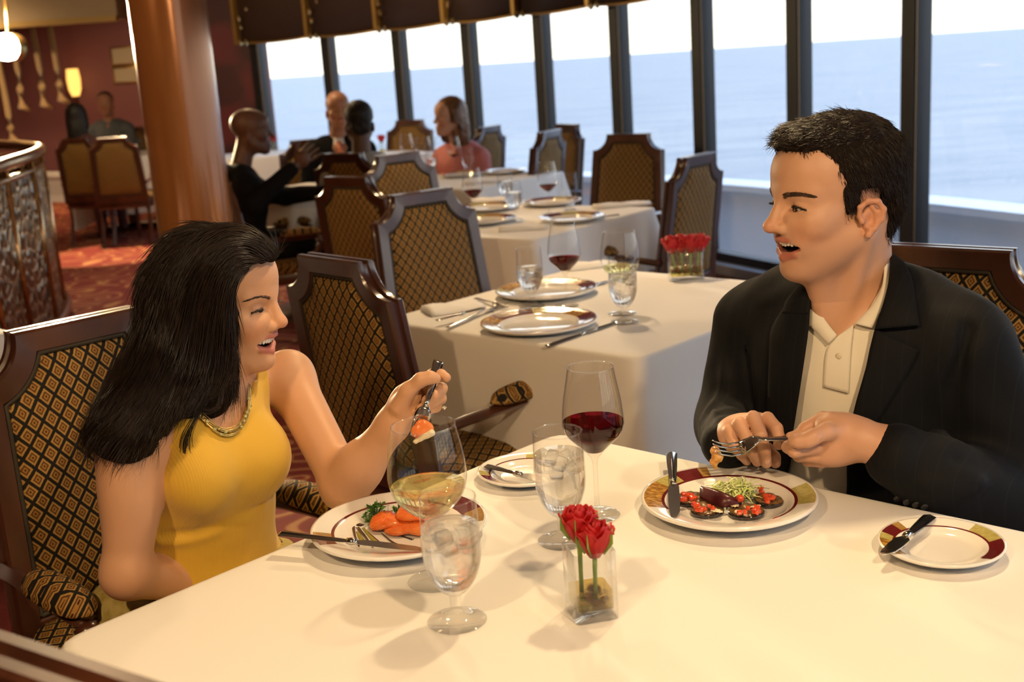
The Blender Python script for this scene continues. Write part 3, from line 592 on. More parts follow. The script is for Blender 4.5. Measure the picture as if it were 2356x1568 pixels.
def glass(kind, x, y, label, level=1.0, liq=None, ice=0, far=False, zt=ZT, grp='glasses'):
    H = {'water': .165, 'red': .232, 'white': .221}[kind]
    if kind == 'water': out = [(.0365, 0), (.0365, .002), (.02, .006), (.0085, .014), (.0072, .024), (.0085, .036), (.018, .044), (.029, .060), (.0352, .080), (.0368, .100), (.0362, .130), (.0348, .165)]; lv = (.045, .128)
    elif kind == 'red': out = [(.033, 0), (.033, .002), (.012, .006), (.0045, .012), (.0038, .05), (.0040, .085), (.010, .097), (.024, .112), (.040, .128), (.0455, .142), (.0462, .150), (.0435, .18), (.038, .21), (.0342, .232)]; lv = (.100, .150)
    else: out = [(.037, 0), (.037, .002), (.012, .006), (.0048, .012), (.0040, .05), (.0042, .080), (.012, .092), (.030, .105), (.046, .124), (.0522, .145), (.0525, .158), (.050, .182), (.0455, .205), (.042, .221)]; lv = (.095, .138)
    t = thing({'water': 'water_goblet', 'red': 'red_wine_glass', 'white': 'white_wine_glass'}[kind], label, 'glass', (x, y, zt), 0, grp)
    n = 24 if far else 56; P = np.array(out); tt = np.linspace(0, len(P) - 1, len(P) * (2 if far else 4)); C_ = catmull(P, len(tt)); C_[:, 0] = np.maximum(C_[:, 0], .0008); C_[0] = P[0]; C_[-1] = P[-1]
    MB().lathe([(.0005, .0005)] + [tuple(p) for p in C_], n).build('bowl', M_GLASS, t, True)
    r0 = C_[-1][0]; MB().tube([(r0 * math.cos(a), r0 * math.sin(a), H) for a in np.linspace(0, 2 * math.pi, n + 1)], .0009, 6, False).build('rim', M_GLASS, t, True)
    if liq:
        z1 = lv[0] + (lv[1] - lv[0]) * level; pr = [(.0006, lv[0])] + [(p[0] - .0014, p[1]) for p in C_ if lv[0] + .002 < p[1] < z1]; rt = np.interp(z1, C_[:, 1], C_[:, 0]) - .0012; pr += [(rt, z1), (rt * .5, z1 - .0004), (.0005, z1 - .0005)]
        MB().lathe(pr, n).build({'w': 'water', 'r': 'red_wine', 'y': 'white_wine'}[liq], {'w': M_WATER, 'r': M_REDW, 'y': M_WHITEW}[liq], t, True)
    rr = random.Random(hash(label) % 1000 if 0 else len(label))
    for k in range(ice):
        z = lv[0] + (lv[1] - lv[0]) * level - .010 - .012 * (k // 3); a = k * 2.1 + rr.random(); q = .016
        Rm = np.array(Matrix.Rotation(rr.random() * 3, 3, 'X') @ Matrix.Rotation(rr.random() * 3, 3, 'Z'))
        MB().box((q * math.cos(a), q * math.sin(a), z), (.019, .017, .015), Rm).build('ice_cube', M_ICE, t, bevel=.003)
    return t
glass('white', -.124, 1.472, 'large white wine glass half full beside the salmon plate', 1, 'y')
glass('water', -.092, 1.351, 'iced water goblet nearest to us on the near table', 1, 'w', 6)
glass('water', .055, 1.58, 'iced water goblet behind the rose vase', 1.06, 'w', 6)
glass('red', .112, 1.668, 'large red wine glass standing behind the middle water goblet', 1, 'r')
glass('water', .063, 3.248, 'iced water goblet between the two charger plates', .8, 'w', 4)
glass('red', .160, 3.216, 'tall red wine glass on the second table', .75, 'r')
glass('white', .300, 3.071, 'white wine glass on the second table behind a water goblet', .8, 'y')
glass('water', .294, 2.965, 'iced water goblet at the right front of the second table', 1, 'w', 4)
for kind, px, py, lab, lq, lev in [('red', 1093, 508, 'red wine glass at the left of the third table', 'r', .7), ('red', 1264, 492, 'red wine glass before the pale-lit chair', 'r', .6), ('water', 1185, 505, 'water goblet in the middle of the third table', 'w', .9), ('water', 1312, 482, 'empty-looking goblet right of the red wine on the third table', None, 0), ('water', 1165, 470, 'water goblet at the back of the third table', 'w', .8),
                                   ('white', 1022, 388, 'white wine glass before the woman in pink', 'y', .7), ('white', 978, 392, 'wine glass left of the woman in pink', None, 0), ('red', 1048, 398, 'wine glass nearest on the table of the woman in pink', 'r', .4), ('water', 1078, 402, 'goblet right of the glasses of the woman in pink', 'w', .8), ('red', 940, 385, 'wine glass behind the pale-framed chair', None, 0), ('water', 995, 402, 'small goblet among the glasses of the woman in pink', 'w', .7),
                                   ('water', 290, 352, 'goblet on the far table beside the column', None, 0), ('white', 310, 345, 'wine glass on the far table beside the column', None, 0), ('water', 322, 355, 'second goblet on the far table beside the column', None, 0)]:
    p = atz(px, py, ZT); glass(kind, p[0], p[1], lab, lev, lq, 0, True)

# cutlery, modelled along local x
def knife(p0, p1, z0, z1, label, L=.235, butter=False, blade_up=False):
    p0 = np.array([*p0, z0]); p1 = np.array([*p1, z1]); d = p1 - p0; o = thing('butter_knife' if butter else 'table_knife', label, 'knife', tuple(p0), 0, 'knives'); L = np.linalg.norm(d)
    o.rotation_euler = (0, -math.atan2(d[2], math.hypot(d[0], d[1])), math.atan2(d[1], d[0])); hl = L * .46
    MB().tube([(0, 0, 0), (.004, 0, 0), (hl * .5, 0, 0), (hl * .93, 0, 0), (hl, 0, 0)], [(.0095, .0025), (.0100, .0036), (.0085, .0036), (.0062, .0034), (.0052, .003)], 4, flat=(0, 0, 1)).build('handle', M_SILVER, o, bevel=.0008)
    MB().tube([(hl, 0, 0), (hl + .007, 0, 0), (hl + .016, 0, 0)], [.0045, .0058, .0045], 10).build('bolster', M_SILVER, o, True)
    w = .0105 if butter else .0088; ys = [(hl + .014, .0035, -.0035), (hl + .024, w, -w * .9), (L * .75, w * 1.05, -w * .95), (L * .9, w * .9, -w * .8), (L * .975, w * .35, -w * .6), (L, -w * .1, -w * .2)]
    v = []; f = []
    for x, a, b in ys: v += [(x, a, .0009), (x, b, .0003), (x, b, -.0003), (x, a, -.0009)]
    for k in range(len(ys) - 1): f += [(4 * k + j, 4 * k + (j + 1) % 4, 4 * k + 4 + (j + 1) % 4, 4 * k + 4 + j) for j in range(4)]
    f += [(0, 3, 2, 1), tuple(4 * (len(ys) - 1) + j for j in range(4))]
    pymesh('blade', v, f, M_SILVER, o, False); return o
knife((-.356, 1.605), (-.135, 1.522), .784, .7765, 'table knife lying over the edge of the salmon plate')
a, b = atz(1545, 1047, .775), atz(1553, 1196, .772); knife(a[:2], b[:2], .780, .7735, 'table knife on the left of the man\'s plate')
a, b = atz(2140, 1186, .772), atz(2032, 1278, .772); knife(a[:2], b[:2], .772, .7735, 'butter knife across the bread plate at the right', butter=True)
a, b = atz(1120, 1070, .772), atz(1262, 1108, .772); knife(a[:2], b[:2], .7715, .772, 'butter knife on the bread plate behind the goblets', butter=True)
a, b = atz(1258, 797, ZT), atz(1420, 743, ZT); knife(a[:2], b[:2], ZT + .003, ZT + .003, 'table knife right of the nearer charger plate')
a, b = atz(1005, 738, ZT + .014), atz(1118, 708, ZT + .014); knife(a[:2], b[:2], ZT + .016, ZT + .016, 'knife resting beside the folded napkin on the second table', butter=True)
a, b = atz(1345, 665, ZT), atz(1400, 648, ZT); knife(a[:2], b[:2], ZT + .003, ZT + .003, 'knife right of the farther charger plate')
a, b = atz(1425, 500, ZT), atz(1360, 508, ZT); knife(a[:2], b[:2], ZT + .012, ZT + .012, 'knife on the right plate of the third table')
def fork_mesh(o, L=.19, bow=1.0):
    B = bow
    pts = [(0, 0, 0), (.004, 0, 0), (L * .3, 0, .001 * B), (L * .52, 0, .004 * B), (L * .62, 0, .006 * B)]
    MB().tube(pts, [(.008, .0016), (.0085, .002), (.0070, .002), (.0040, .0018), (.0042, .0016)], 6).build('handle', M_SILVER, o, True)
    MB().tube([(L * .60, 0, .006 * B), (L * .66, 0, .003 * B), (L * .70, 0, -.001 * B), (L * .76, 0, -.004 * B)], [(.0042, .0016), (.0105, .0012), (.0125, .0010), (.0125, .0010)], 8).build('fork_head', M_SILVER, o, True)
    for k in range(4):
        y = -.0106 + k * .0071; MB().tube([(L * .75, y, -.0038 * B), (L * .84, y, -.005 * B), (L * .93, y, -.002 * B), (L, y * .92, .003 * B)], [.0017, .0016, .0014, .0006], 6).build('tine', M_SILVER, o, True)
def fork(p0, p1, label, roll=0, up=(0, 0, 1), bow=1.0):
    p0, p1 = np.array(p0, float), np.array(p1, float); x = p1 - p0; L = np.linalg.norm(x); x /= L; y = np.cross(np.array(up, float), x); y /= np.linalg.norm(y); z = np.cross(x, y)
    o = thing('fork', label, 'fork', tuple(p0), 0, 'forks'); o.matrix_world = Matrix([[x[0], y[0], z[0], p0[0]], [x[1], y[1], z[1], p0[1]], [x[2], y[2], z[2], p0[2]], [0, 0, 0, 1]]); fork_mesh(o, L, bow); return o
a, b = atz(1030, 757, ZT), atz(1165, 700, ZT); fork((*a[:2], ZT + .006), (*b[:2], ZT + .006), 'fork left of the nearer charger plate')
a, b = atz(1095, 690, ZT), atz(1165, 712, ZT); fork((*a[:2], ZT + .006), (*b[:2], ZT + .006), 'fork left of the farther charger plate')
# napkins
def napkin(px, py, ang, label, L=.17, w=.075, zt=ZT):
    p = atz(px, py, zt); t = []; v = []; f = []; nx, ny = 10, 6
    for side in (1, 0):
        for i in range(nx + 1):
            for j in range(ny + 1):
                x, y = (i / nx - .5) * L, (j / ny - .5) * w; z = (.004 + .018 * (1 - (2 * j / ny - 1) ** 4) * (1 - .5 * (i / nx)) + .002 * math.sin(i * 1.3 + j)) if side else 0; v.append((x, y, z))
    n0 = (nx + 1) * (ny + 1); q = lambda s, i, j: (0 if s else n0) + i * (ny + 1) + j
    for i in range(nx):
        for j in range(ny): f += [(q(1, i, j), q(1, i + 1, j), q(1, i + 1, j + 1), q(1, i, j + 1)), (q(0, i, j + 1), q(0, i + 1, j + 1), q(0, i + 1, j), q(0, i, j))]
    for i in range(nx): f += [(q(1, i, 0), q(0, i, 0), q(0, i + 1, 0), q(1, i + 1, 0)), (q(1, i + 1, ny), q(0, i + 1, ny), q(0, i, ny), q(1, i, ny))]
    for j in range(ny): f += [(q(1, 0, j + 1), q(0, 0, j + 1), q(0, 0, j), q(1, 0, j)), (q(1, nx, j), q(0, nx, j), q(0, nx, j + 1), q(1, nx, j + 1))]
    o = pymesh('napkin', v, f, M_NAPKIN); o.location = (p[0], p[1], zt); o.rotation_euler = (0, 0, R(ang)); tag(o, label, 'napkin', 'folded napkins')
napkin(1042, 712, 20, 'folded white napkin at the left corner of the second table', .16, .11); napkin(1358, 614, 15, 'folded white napkin at the far side of the second table', .17, .07)
napkin(1205, 527, -5, 'folded napkin at the near corner of the third table', .2, .09); napkin(1430, 474, 14, 'folded napkin at the right corner of the third table', .26, .08); napkin(1130, 462, 5, 'folded napkin at the back of the third table', .2, .09)
napkin(1120, 420, 5, 'folded napkin on the table of the woman in pink', .25, .1)
for px, py, lab in [(1270, 470, 'charger plate at the back right of the third table'), (1125, 482, 'charger plate at the left of the third table'), (1315, 507, 'charger plate at the right of the third table'), (1115, 512, 'charger plate at the near left of the third table')]:
    p = atz(px, py, ZT); plate('charger_plate', p[0], p[1], .14, lab, CHG, charger=True, group='charger plates', rz=px * .01)
for px, py, lab in [(1060, 405, 'white plate on the table of the woman in pink'), (1160, 398, 'second white plate on the table of the woman in pink')]:
    p = atz(px, py, ZT); plate('charger_plate', p[0], p[1], .14, lab, CHG, charger=True, group='charger plates', rz=px * .01)

# roses
def petal(parent, r, h, open_, a0, wid, tilt, z0):
    v = []; f = []; n, m = 8, 6
    for i in range(m + 1):
        u = i / m; rad = r * (.35 + .65 * math.sin(min(1, u * 1.25) * math.pi / 2)) + open_ * max(0, u - .72) ** 2 * 14 * r
        for j in range(n + 1):
            s_ = (j / n - .5) * wid * (.55 + .45 * math.sin(math.pi * min(1, u * .9 + .1))); a = a0 + s_; zz = z0 + h * u - .22 * h * (2 * j / n - 1) ** 2 * u ** 2 + .0012 * math.sin(j * 2.1 + a0 * 7) * u
            rr_ = rad * (1 + .06 * math.sin(j * 1.7 + a0 * 5) * u); v.append((rr_ * math.cos(a), rr_ * math.sin(a), zz))
    for i in range(m):
        for j in range(n): f.append((i * (n + 1) + j, i * (n + 1) + j + 1, (i + 1) * (n + 1) + j + 1, (i + 1) * (n + 1) + j))
    o = pymesh('petal', v, f, M_PETAL, parent); md = o.modifiers.new('thick', 'SOLIDIFY'); md.thickness = .0007; return o
def rose(p, head, r, label, leafy=True):
    p = np.array(p); head = np.array(head); d = head - p; L = np.linalg.norm(d); t = thing('rose', label, 'flower', tuple(p), 0, 'red roses'); d /= L
    MB().tube([(0, 0, 0), tuple(d * L * .5), tuple(d * L)], [.003, .0028, .0034], 8).build('stem', M_STEM, t, True)
    b = bpy.data.objects.new('bloom', None); COL.objects.link(b); b.parent = t; q = Vector(d).to_track_quat('Z', 'X'); b.location = tuple(d * L); b.rotation_euler = q.to_euler(); rs = random.Random(int(r * 1e5) + len(label)); h = r * 2.1
    for ring, (rr_, n, op, hh) in enumerate([(.22, 2, 0, .98), (.42, 3, .0, 1.02), (.62, 3, .03, 1.02), (.82, 4, .10, .98), (1.0, 5, .20, .92)]):
        for k in range(n): petal(b, r * rr_, h * hh, op, 2 * math.pi * (k / n) + ring * .9 + rs.random() * .3, 2 * math.pi / n * 1.55, 0, -.001 * ring)
    MB().lathe([(.0034, -.006), (.008, -.002), (r * .62, .006), (r * .5, .010)], 12).build('sepal_cup', M_STEM, b, True)
    if leafy:
        for k in range(4):
            a = k * 1.7; MB().tube([(r * .45 * math.cos(a), r * .45 * math.sin(a), .002), (r * .98 * math.cos(a), r * .98 * math.sin(a), .016), (r * 1.12 * math.cos(a), r * 1.12 * math.sin(a), .034)], [(.0045, .0006), (.004, .0006), (.0006, .0004)], 6, flat=(-math.sin(a), math.cos(a), 0)).build('sepal', M_STEM, b, True)
    return t
def square_vase(x, y, w, d, h, rz, label, wl, npeb, seed):
    t = thing('glass_vase', label, 'vase', (x, y, ZT), rz, 'glass vases'); q = .004
    def ringv(a, b, z, rc=.006):
        o = []
        for sx, sy in ((1, 1), (-1, 1), (-1, -1), (1, -1)):
            for k in range(4): an = {(1, 1): 0, (-1, 1): 90, (-1, -1): 180, (1, -1): 270}[(sx, sy)] + k * 30; o.append((sx * (a / 2 - rc) + rc * math.cos(R(an)), sy * (b / 2 - rc) + rc * math.sin(R(an)), z))
        return o
    def loft(rs, closed=True):
        v = [p for r_ in rs for p in r_]; n = 16; f = [(k * n + i, k * n + (i + 1) % n, (k + 1) * n + (i + 1) % n, (k + 1) * n + i) for k in range(len(rs) - 1) for i in range(n)]
        if closed: f += [tuple(range(n - 1, -1, -1)), tuple((len(rs) - 1) * n + i for i in range(n))]
        return v, f
    v, f = loft([ringv(w, d, 0), ringv(w, d, h), ringv(w - .003, d - .003, h + .001), ringv(w - 2 * q, d - 2 * q, h), ringv(w - 2 * q, d - 2 * q, .012)]); pymesh('glass_body', v, f, M_VASEGL, t)
    v, f = loft([ringv(w - 2 * q - .001, d - 2 * q - .001, .0125), ringv(w - 2 * q - .001, d - 2 * q - .001, wl)]); pymesh('water', v, f, M_VASEW, t, False)
    rs = random.Random(seed)
    for k in range(npeb):
        r_ = rs.uniform(.006, .009); o = MB().lathe([(.0004, -r_ * .7), (r_ * .8, -r_ * .4), (r_, 0), (r_ * .8, r_ * .4), (.0004, r_ * .7)], 10, ((rs.random() - .5) * (w - 2 * q - 2.4 * r_), (rs.random() - .5) * (d - 2 * q - 2.4 * r_), .013 + r_ * .7 + (k // 5) * .009)).build('pebble', M_AMBER, t, True)
    return t
square_vase(.077, 1.350, .056, .056, .088, R(12), 'small square glass vase with two roses on the near table', .034, 8, 3)
rose((.066, 1.358, ZT + .016), (.067, 1.362, ZT + .094), .0205, 'rear red rose of the two in the near vase'); rose((.082, 1.342, ZT + .016), (.084, 1.346, ZT + .080), .0205, 'front red rose of the two in the near vase')
square_vase(.540, 3.502, .105, .060, .098, R(-4), 'wide square glass vase with roses on the second table', .035, 16, 5)
for k, (dx, dy) in enumerate([(-.040, 0), (-.010, .012), (.016, -.006), (.044, .004)]): rose((.540 + dx * .8, 3.502 + dy, ZT + .016), (.540 + dx, 3.502 + dy, ZT + .084), .0245, ['leftmost red rose in the wide vase on the second table', 'second red rose from the left in the wide vase', 'third red rose from the left in the wide vase', 'rightmost red rose in the wide vase on the second table'][k], False)
for px, py, lab in [(632, 348, 'red rose on the table of the men in suits'), (880, 352, 'red rose behind the short-haired person')]:
    p = atz(px, py, ZT); square_vase(p[0], p[1], .06, .06, .09, .2, 'small glass vase under the ' + lab, .03, 4, px); rose((p[0], p[1], ZT + .015), (p[0], p[1], ZT + .09), .030, lab, False)

# ================================================================ FOOD
def food_mat(name, c1, c2, sc, rough=.3, **k):
    m, n, l, b = newmat(name); t = noise(n, l, sc, 4); r = ramp(n, [(.35, c1), (.65, c2)]); l.new(t.outputs[0], r.inputs[0]); l.new(r.outputs[0], b.inputs['Base Color']); setp(b, rough=rough, **k); bump(n, l, b, t.outputs[0], .4, .002); return m
M_SALMON = food_mat('smoked_salmon', (.78, .13, .018), (.85, .24, .06), 60, .25, coat=.4); M_PARSLEY = food_mat('parsley', (.03, .10, .008), (.09, .22, .02), 90, .5); M_BALSAM = plain('balsamic', (.012, .005, .004), .1, coat=.8); M_PESTO = food_mat('pesto', (.28, .24, .02), (.45, .38, .08), 300)
M_TOMATO = food_mat('tomato', (.55, .035, .012), (.72, .10, .03), 120, .15, coat=.5); M_AUBS = food_mat('aubergine_skin', (.010, .007, .008), (.03, .02, .018), 80, .15, coat=.8); M_AUBF = food_mat('aubergine_flesh', (.12, .055, .018), (.22, .12, .04), 160, .3); M_BEET = food_mat('beet_leaf', (.045, .004, .008), (.09, .010, .014), 40, .35, coat=.15)
M_FRISEE = food_mat('frisee', (.52, .66, .12), (.82, .86, .46), 50, .5); M_CHEESE = food_mat('cheese_flake', (.72, .62, .40), (.80, .72, .52), 90, .5); M_CRISP = food_mat('crisp_bite', (.55, .22, .05), (.75, .42, .12), 80, .3, coat=.5)
PZ = ZT + .0055
def slab(name, P, r, th, bend, rot, mat, label, cat, grp, n=26, edge=None, parent=None):
    """a soft round slice: radii r at angles, arched by bend"""
    v = []; f = []; K = len(r); ro = np.array([np.interp(i / n * K, np.arange(K + 1), list(r) + [r[0]]) for i in range(n)])
    for z, s_ in ((0, .0), (0, .5), (0, .97), (th * .35, 1.0), (th * .75, .99), (th, .94), (th, .5), (th, .0)):
        for i in range(n):
            a = 2 * math.pi * i / n; x, y = ro[i] * s_ * math.cos(a), ro[i] * s_ * math.sin(a); v.append((x, y, z + bend * (1 - (x / max(r)) ** 2) + .0008 * math.sin(9 * a + z * 900)))
    for k in range(7): f += [(k * n + i, k * n + (i + 1) % n, (k + 1) * n + (i + 1) % n, (k + 1) * n + i) for i in range(n)]
    o = pymesh(name, v, f, mat, parent, True, None if edge is None else [1 if 2 <= k <= 4 else 0 for k in range(7) for i in range(n)]); o.location = tuple(P); o.rotation_euler = rot
    if label: tag(o, label, cat, grp)
    return o
def px(x, y, z): return atz(x, y, z)
p = px(890, 1212, PZ); slab('salmon_slice', p, [.030, .024, .026, .022], .006, .010, (.12, -.05, .3), M_SALMON, 'left curled slice of smoked salmon', 'salmon', 'smoked salmon slices')
p = px(945, 1222, PZ); slab('salmon_slice', p, [.042, .018, .042, .016], .006, .006, (.15, 0, -.15), M_SALMON, 'long lower slice of smoked salmon', 'salmon', 'smoked salmon slices')
p = px(962, 1190, PZ + .010); slab('salmon_slice', p, [.036, .028, .034, .022], .006, .010, (.25, .06, .1), M_SALMON, 'upper right slice of smoked salmon', 'salmon', 'smoked salmon slices')
def sprig(p, size, label, seed, n=16):
    rs = random.Random(seed); m = MB(); p = np.array(p)
    for k in range(n):
        a = rs.random() * 6.3; e = rs.uniform(.3, 1.3); d = np.array([math.cos(a) * math.cos(e), math.sin(a) * math.cos(e), math.sin(e)]) * size * rs.uniform(.5, 1); q = p + d
        m.tube([p, p + d * .6, q], .0007, 4)
        for j in range(5):
            w = np.array([rs.uniform(-1, 1), rs.uniform(-1, 1), rs.uniform(-.3, 1)]) * size * .26; nrm = np.cross(w, [rs.random(), rs.random(), 1]); nrm = nrm / (np.linalg.norm(nrm) + 1e-9) * size * .11
            m.add([q, q + w * .6 + nrm, q + w, q + w * .6 - nrm], [(0, 1, 2, 3)])
    o = m.build('parsley_sprig', M_PARSLEY); tag(o, label, 'parsley', 'parsley sprigs'); return o
sprig(px(866, 1188, PZ + .004), .026, 'taller parsley sprig behind the left salmon slice', 3, 22); sprig(px(848, 1200, PZ + .002), .016, 'small parsley sprig left of the salmon', 5); sprig(px(910, 1182, PZ + .004), .014, 'parsley bit between the salmon slices', 8); sprig(px(925, 1170, PZ + .012), .010, 'parsley bit above the salmon slices', 9)
DZ = M_BALSAM
def drizzle(pts, rs, label, mat=M_BALSAM, nm='sauce_drizzle'):
    P = [px(x, y, PZ + .0004) for x, y in pts]; Cc = catmull(P, 14); rr = np.interp(np.linspace(0, 1, 14), np.linspace(0, 1, len(rs)), rs); o = MB().tube(Cc, [(r_, .0007) for r_ in rr], 8, flat=(0, 0, 1)).build(nm, mat, None, True); tag(o, label, 'sauce', 'sauce streaks on the salmon plate')
drizzle([(812, 1205), (816, 1230), (826, 1256)], [.003, .0018, .0012], 'leftmost dark balsamic streak'); drizzle([(822, 1212), (842, 1236), (858, 1258)], [.003, .0018, .0012], 'second dark balsamic streak from the left'); drizzle([(838, 1218), (868, 1242), (888, 1260)], [.0018, .0016, .0012], 'third dark balsamic streak from the left'); drizzle([(878, 1226), (900, 1244), (915, 1252), (920, 1254)], [.0012, .0016, .0028, .0012], 'fourth dark balsamic streak, ending in a drop'); drizzle([(895, 1226), (930, 1234), (950, 1240)], [.001, .0016, .0022], 'rightmost dark balsamic streak'); drizzle([(812, 1203), (822, 1205), (834, 1208)], [.005, .006, .004], 'dark balsamic pool at the head of the streaks'); drizzle([(841, 1274), (846, 1274), (850, 1273)], [.002, .003, .001], 'small balsamic drop near the plate edge')
drizzle([(822, 1222), (832, 1240), (842, 1254)], [.002, .0035, .003], 'left green pesto streak', M_PESTO, 'pesto_streak'); drizzle([(836, 1214), (860, 1240), (884, 1258)], [.002, .004, .003], 'right green pesto streak', M_PESTO, 'pesto_streak')
for k, (x, y, r_, rot) in enumerate([(1628, 1180, .0255, (.10, .0, .2)), (1718, 1184, .0265, (.08, .0, -.1)), (1768, 1158, .0235, (.15, .1, .4)), (1590, 1155, .0235, (.12, 0, 0))]):
    slab('aubergine_slice', px(x, y, PZ), [r_, r_ * .9, r_ * 1.02, r_ * .85], .0075, .001, rot, [M_AUBF, M_AUBS], ['grilled aubergine slice at the lower left of the salad', 'grilled aubergine slice at the bottom right of the salad', 'grilled aubergine slice at the right of the salad', 'grilled aubergine slice beside the knife'][k], 'aubergine', 'grilled aubergine slices', edge=True)
rs = random.Random(4)
def dice(x, y, z, s_, lab):
    Rm = np.array(Matrix.Rotation(rs.random() * 3, 3, 'Z') @ Matrix.Rotation(rs.random() * .8, 3, 'X')); p = px(x, y, z); o = MB().box((0, 0, 0), (s_, s_ * rs.uniform(.8, 1.2), s_ * .9), Rm).build('tomato_cube', M_TOMATO, None, bevel=s_ * .22); o.location = tuple(p); tag(o, lab, 'tomato', 'tomato cubes ' + lab[11:])
for (x0, y0, n, lab) in [(1585, 1142, 9, 'tomato cube on the aubergine beside the knife'), (1618, 1165, 8, 'tomato cube on the lower left aubergine slice'), (1722, 1172, 11, 'tomato cube on the bottom right aubergine slice'), (1760, 1148, 7, 'tomato cube on the right aubergine slice')]:
    for k in range(n): dice(x0 + rs.uniform(-24, 24), y0 + rs.uniform(-7, 7), PZ + .012 + rs.uniform(0, .003), rs.uniform(.006, .0085), lab)
dice(1703, 1146, PZ + .022, .009, 'tomato cube resting on the frisee'); dice(1750, 1122, PZ + .018, .007, 'tomato bit standing right of the frisee'); dice(1752, 1130, PZ + .012, .007, 'tomato bit under the one right of the frisee')
# dark beet leaf folded over
v = []; f = []; A = [px(1612, 1118, PZ + .024), px(1645, 1126, PZ + .026), px(1678, 1140, PZ + .024), px(1706, 1153, PZ + .014)]; B = [px(1612, 1146, PZ + .010), px(1640, 1160, PZ + .010), px(1668, 1166, PZ + .010), px(1704, 1160, PZ + .010)]
A = catmull(A, 12); B = catmull(B, 12)
for i in range(12):
    for j in range(6): u = j / 5; q = A[i] * (1 - u) + B[i] * u; v.append(q + np.array([0, -.003, .003]) * math.sin(math.pi * u) * math.sin(math.pi * (i + .5) / 12))
for i in range(11):
    for j in range(5): f.append((i * 6 + j, (i + 1) * 6 + j, (i + 1) * 6 + j + 1, i * 6 + j + 1))
o = pymesh('beet_leaf', v, f, M_BEET); md = o.modifiers.new('thick', 'SOLIDIFY'); md.thickness = .002; tag(o, 'dark maroon folded leaf in the middle of the salad', 'leaf')
m = MB(); c = px(1690, 1128, PZ + .014)
for k in range(340):
    a = rs.random() * 6.3; e = rs.uniform(-.1, 1.2); L = rs.uniform(.012, .032); b0 = c + np.array([rs.gauss(0, .012), rs.gauss(0, .010), rs.uniform(-.004, .010)]); d = np.array([math.cos(a) * math.cos(e), math.sin(a) * math.cos(e), math.sin(e) * .7]); s_ = np.array([-d[1], d[0], 0])
    cr = rs.uniform(-.5, .5); pts = [b0 + d * L * t + s_ * L * cr * t * t + np.array([0, 0, -.012 * t * t]) for t in (0, .35, .7, 1)]; m.tube(pts, [(.0017, .0006), (.0019, .0006), (.0014, .0005), (.0004, .0004)], 4)
o = m.build('frisee', M_FRISEE, None, True); tag(o, 'pale green curly frisee heap on the salad', 'salad greens'); o['kind'] = 'stuff'
for k, (x, y) in enumerate([(1648, 1176), (1700, 1180), (1690, 1164), (1738, 1166)]): slab('cheese_flake', px(x, y, PZ + .010), [.010, .006, .009, .005], .0012, .001, (.3 * (k % 2), .2, k), M_CHEESE, 'pale cheese flake on the ' + ['lower left', 'bottom right', 'middle', 'right'][k] + ' aubergine slice', 'cheese', 'cheese flakes')

# ================================================================ PEOPLE
def skin_mat(name, rough=.5):
    m, n, l, b = newmat(name); a = n.new('ShaderNodeAttribute'); a.attribute_name = 'Col'; t = noise(n, l, 350, 3)
    l.new(a.outputs['Color'], b.inputs['Base Color']); setp(b, rough=rough, sheen=.08)
    bump(n, l, b, t.outputs[0], .12, .001); return m
M_SKIN = skin_mat('skin')
M_TEETH = plain('teeth', (.88, .85, .78), .18, coat=.5); M_MOUTH = plain('mouth_inside', (.10, .015, .012), .5); M_LASH = plain('lash_black', (.010, .007, .006), .5); M_EYE = plain('eye_white', (.55, .52, .48), .15); M_IRIS = plain('iris', (.03, .015, .008), .08)
def hair_mat(name, c, rough=.38):
    m, n, l, b = newmat(name); t = noise(n, l, 60, 3, stretch=(1, 1, .2)); r = ramp(n, [(.3, tuple(x * .6 for x in c)), (.7, tuple(min(1, x * 1.6) for x in c))]); l.new(t.outputs[0], r.inputs[0]); l.new(r.outputs[0], b.inputs['Base Color']); setp(b, rough=rough, spec=.4); return m
M_HAIRM = hair_mat('dark_brown_hair', (.014, .008, .005)); M_HAIRW = hair_mat('black_brown_hair', (.013, .007, .005)); M_HAIRBASE = plain('hair_underlayer', (.010, .006, .004), .8, spec=.1); M_BROW = plain('brow_hair', (.055, .028, .016), .7)
def frame_of(fwd, pitch=0, roll=0):
    f = np.array([fwd[0], fwd[1], 0.]); f /= np.linalg.norm(f); up = np.array([0, 0, 1.]); l = np.cross(up, f); p = R(pitch)
    f2 = f * math.cos(p) + up * math.sin(p); u2 = up * math.cos(p) - f * math.sin(p); r = R(roll); l2 = l * math.cos(r) + u2 * math.sin(r); u3 = u2 * math.cos(r) - l * math.sin(r)
    return np.stack([f2, l2, u3], 1)
LIPU = ([(.0640, .0410, -.0505), (.0870, .0225, -.0518), (.0975, .0060, -.0515), (.0975, 0, -.0524)], [.0020, .0036, .0040, .0036])
LIPL = ([(.0635, .0402, -.0530), (.0850, .0225, -.0745), (.0935, 0, -.0800)], [.0020, .0046, .0058])
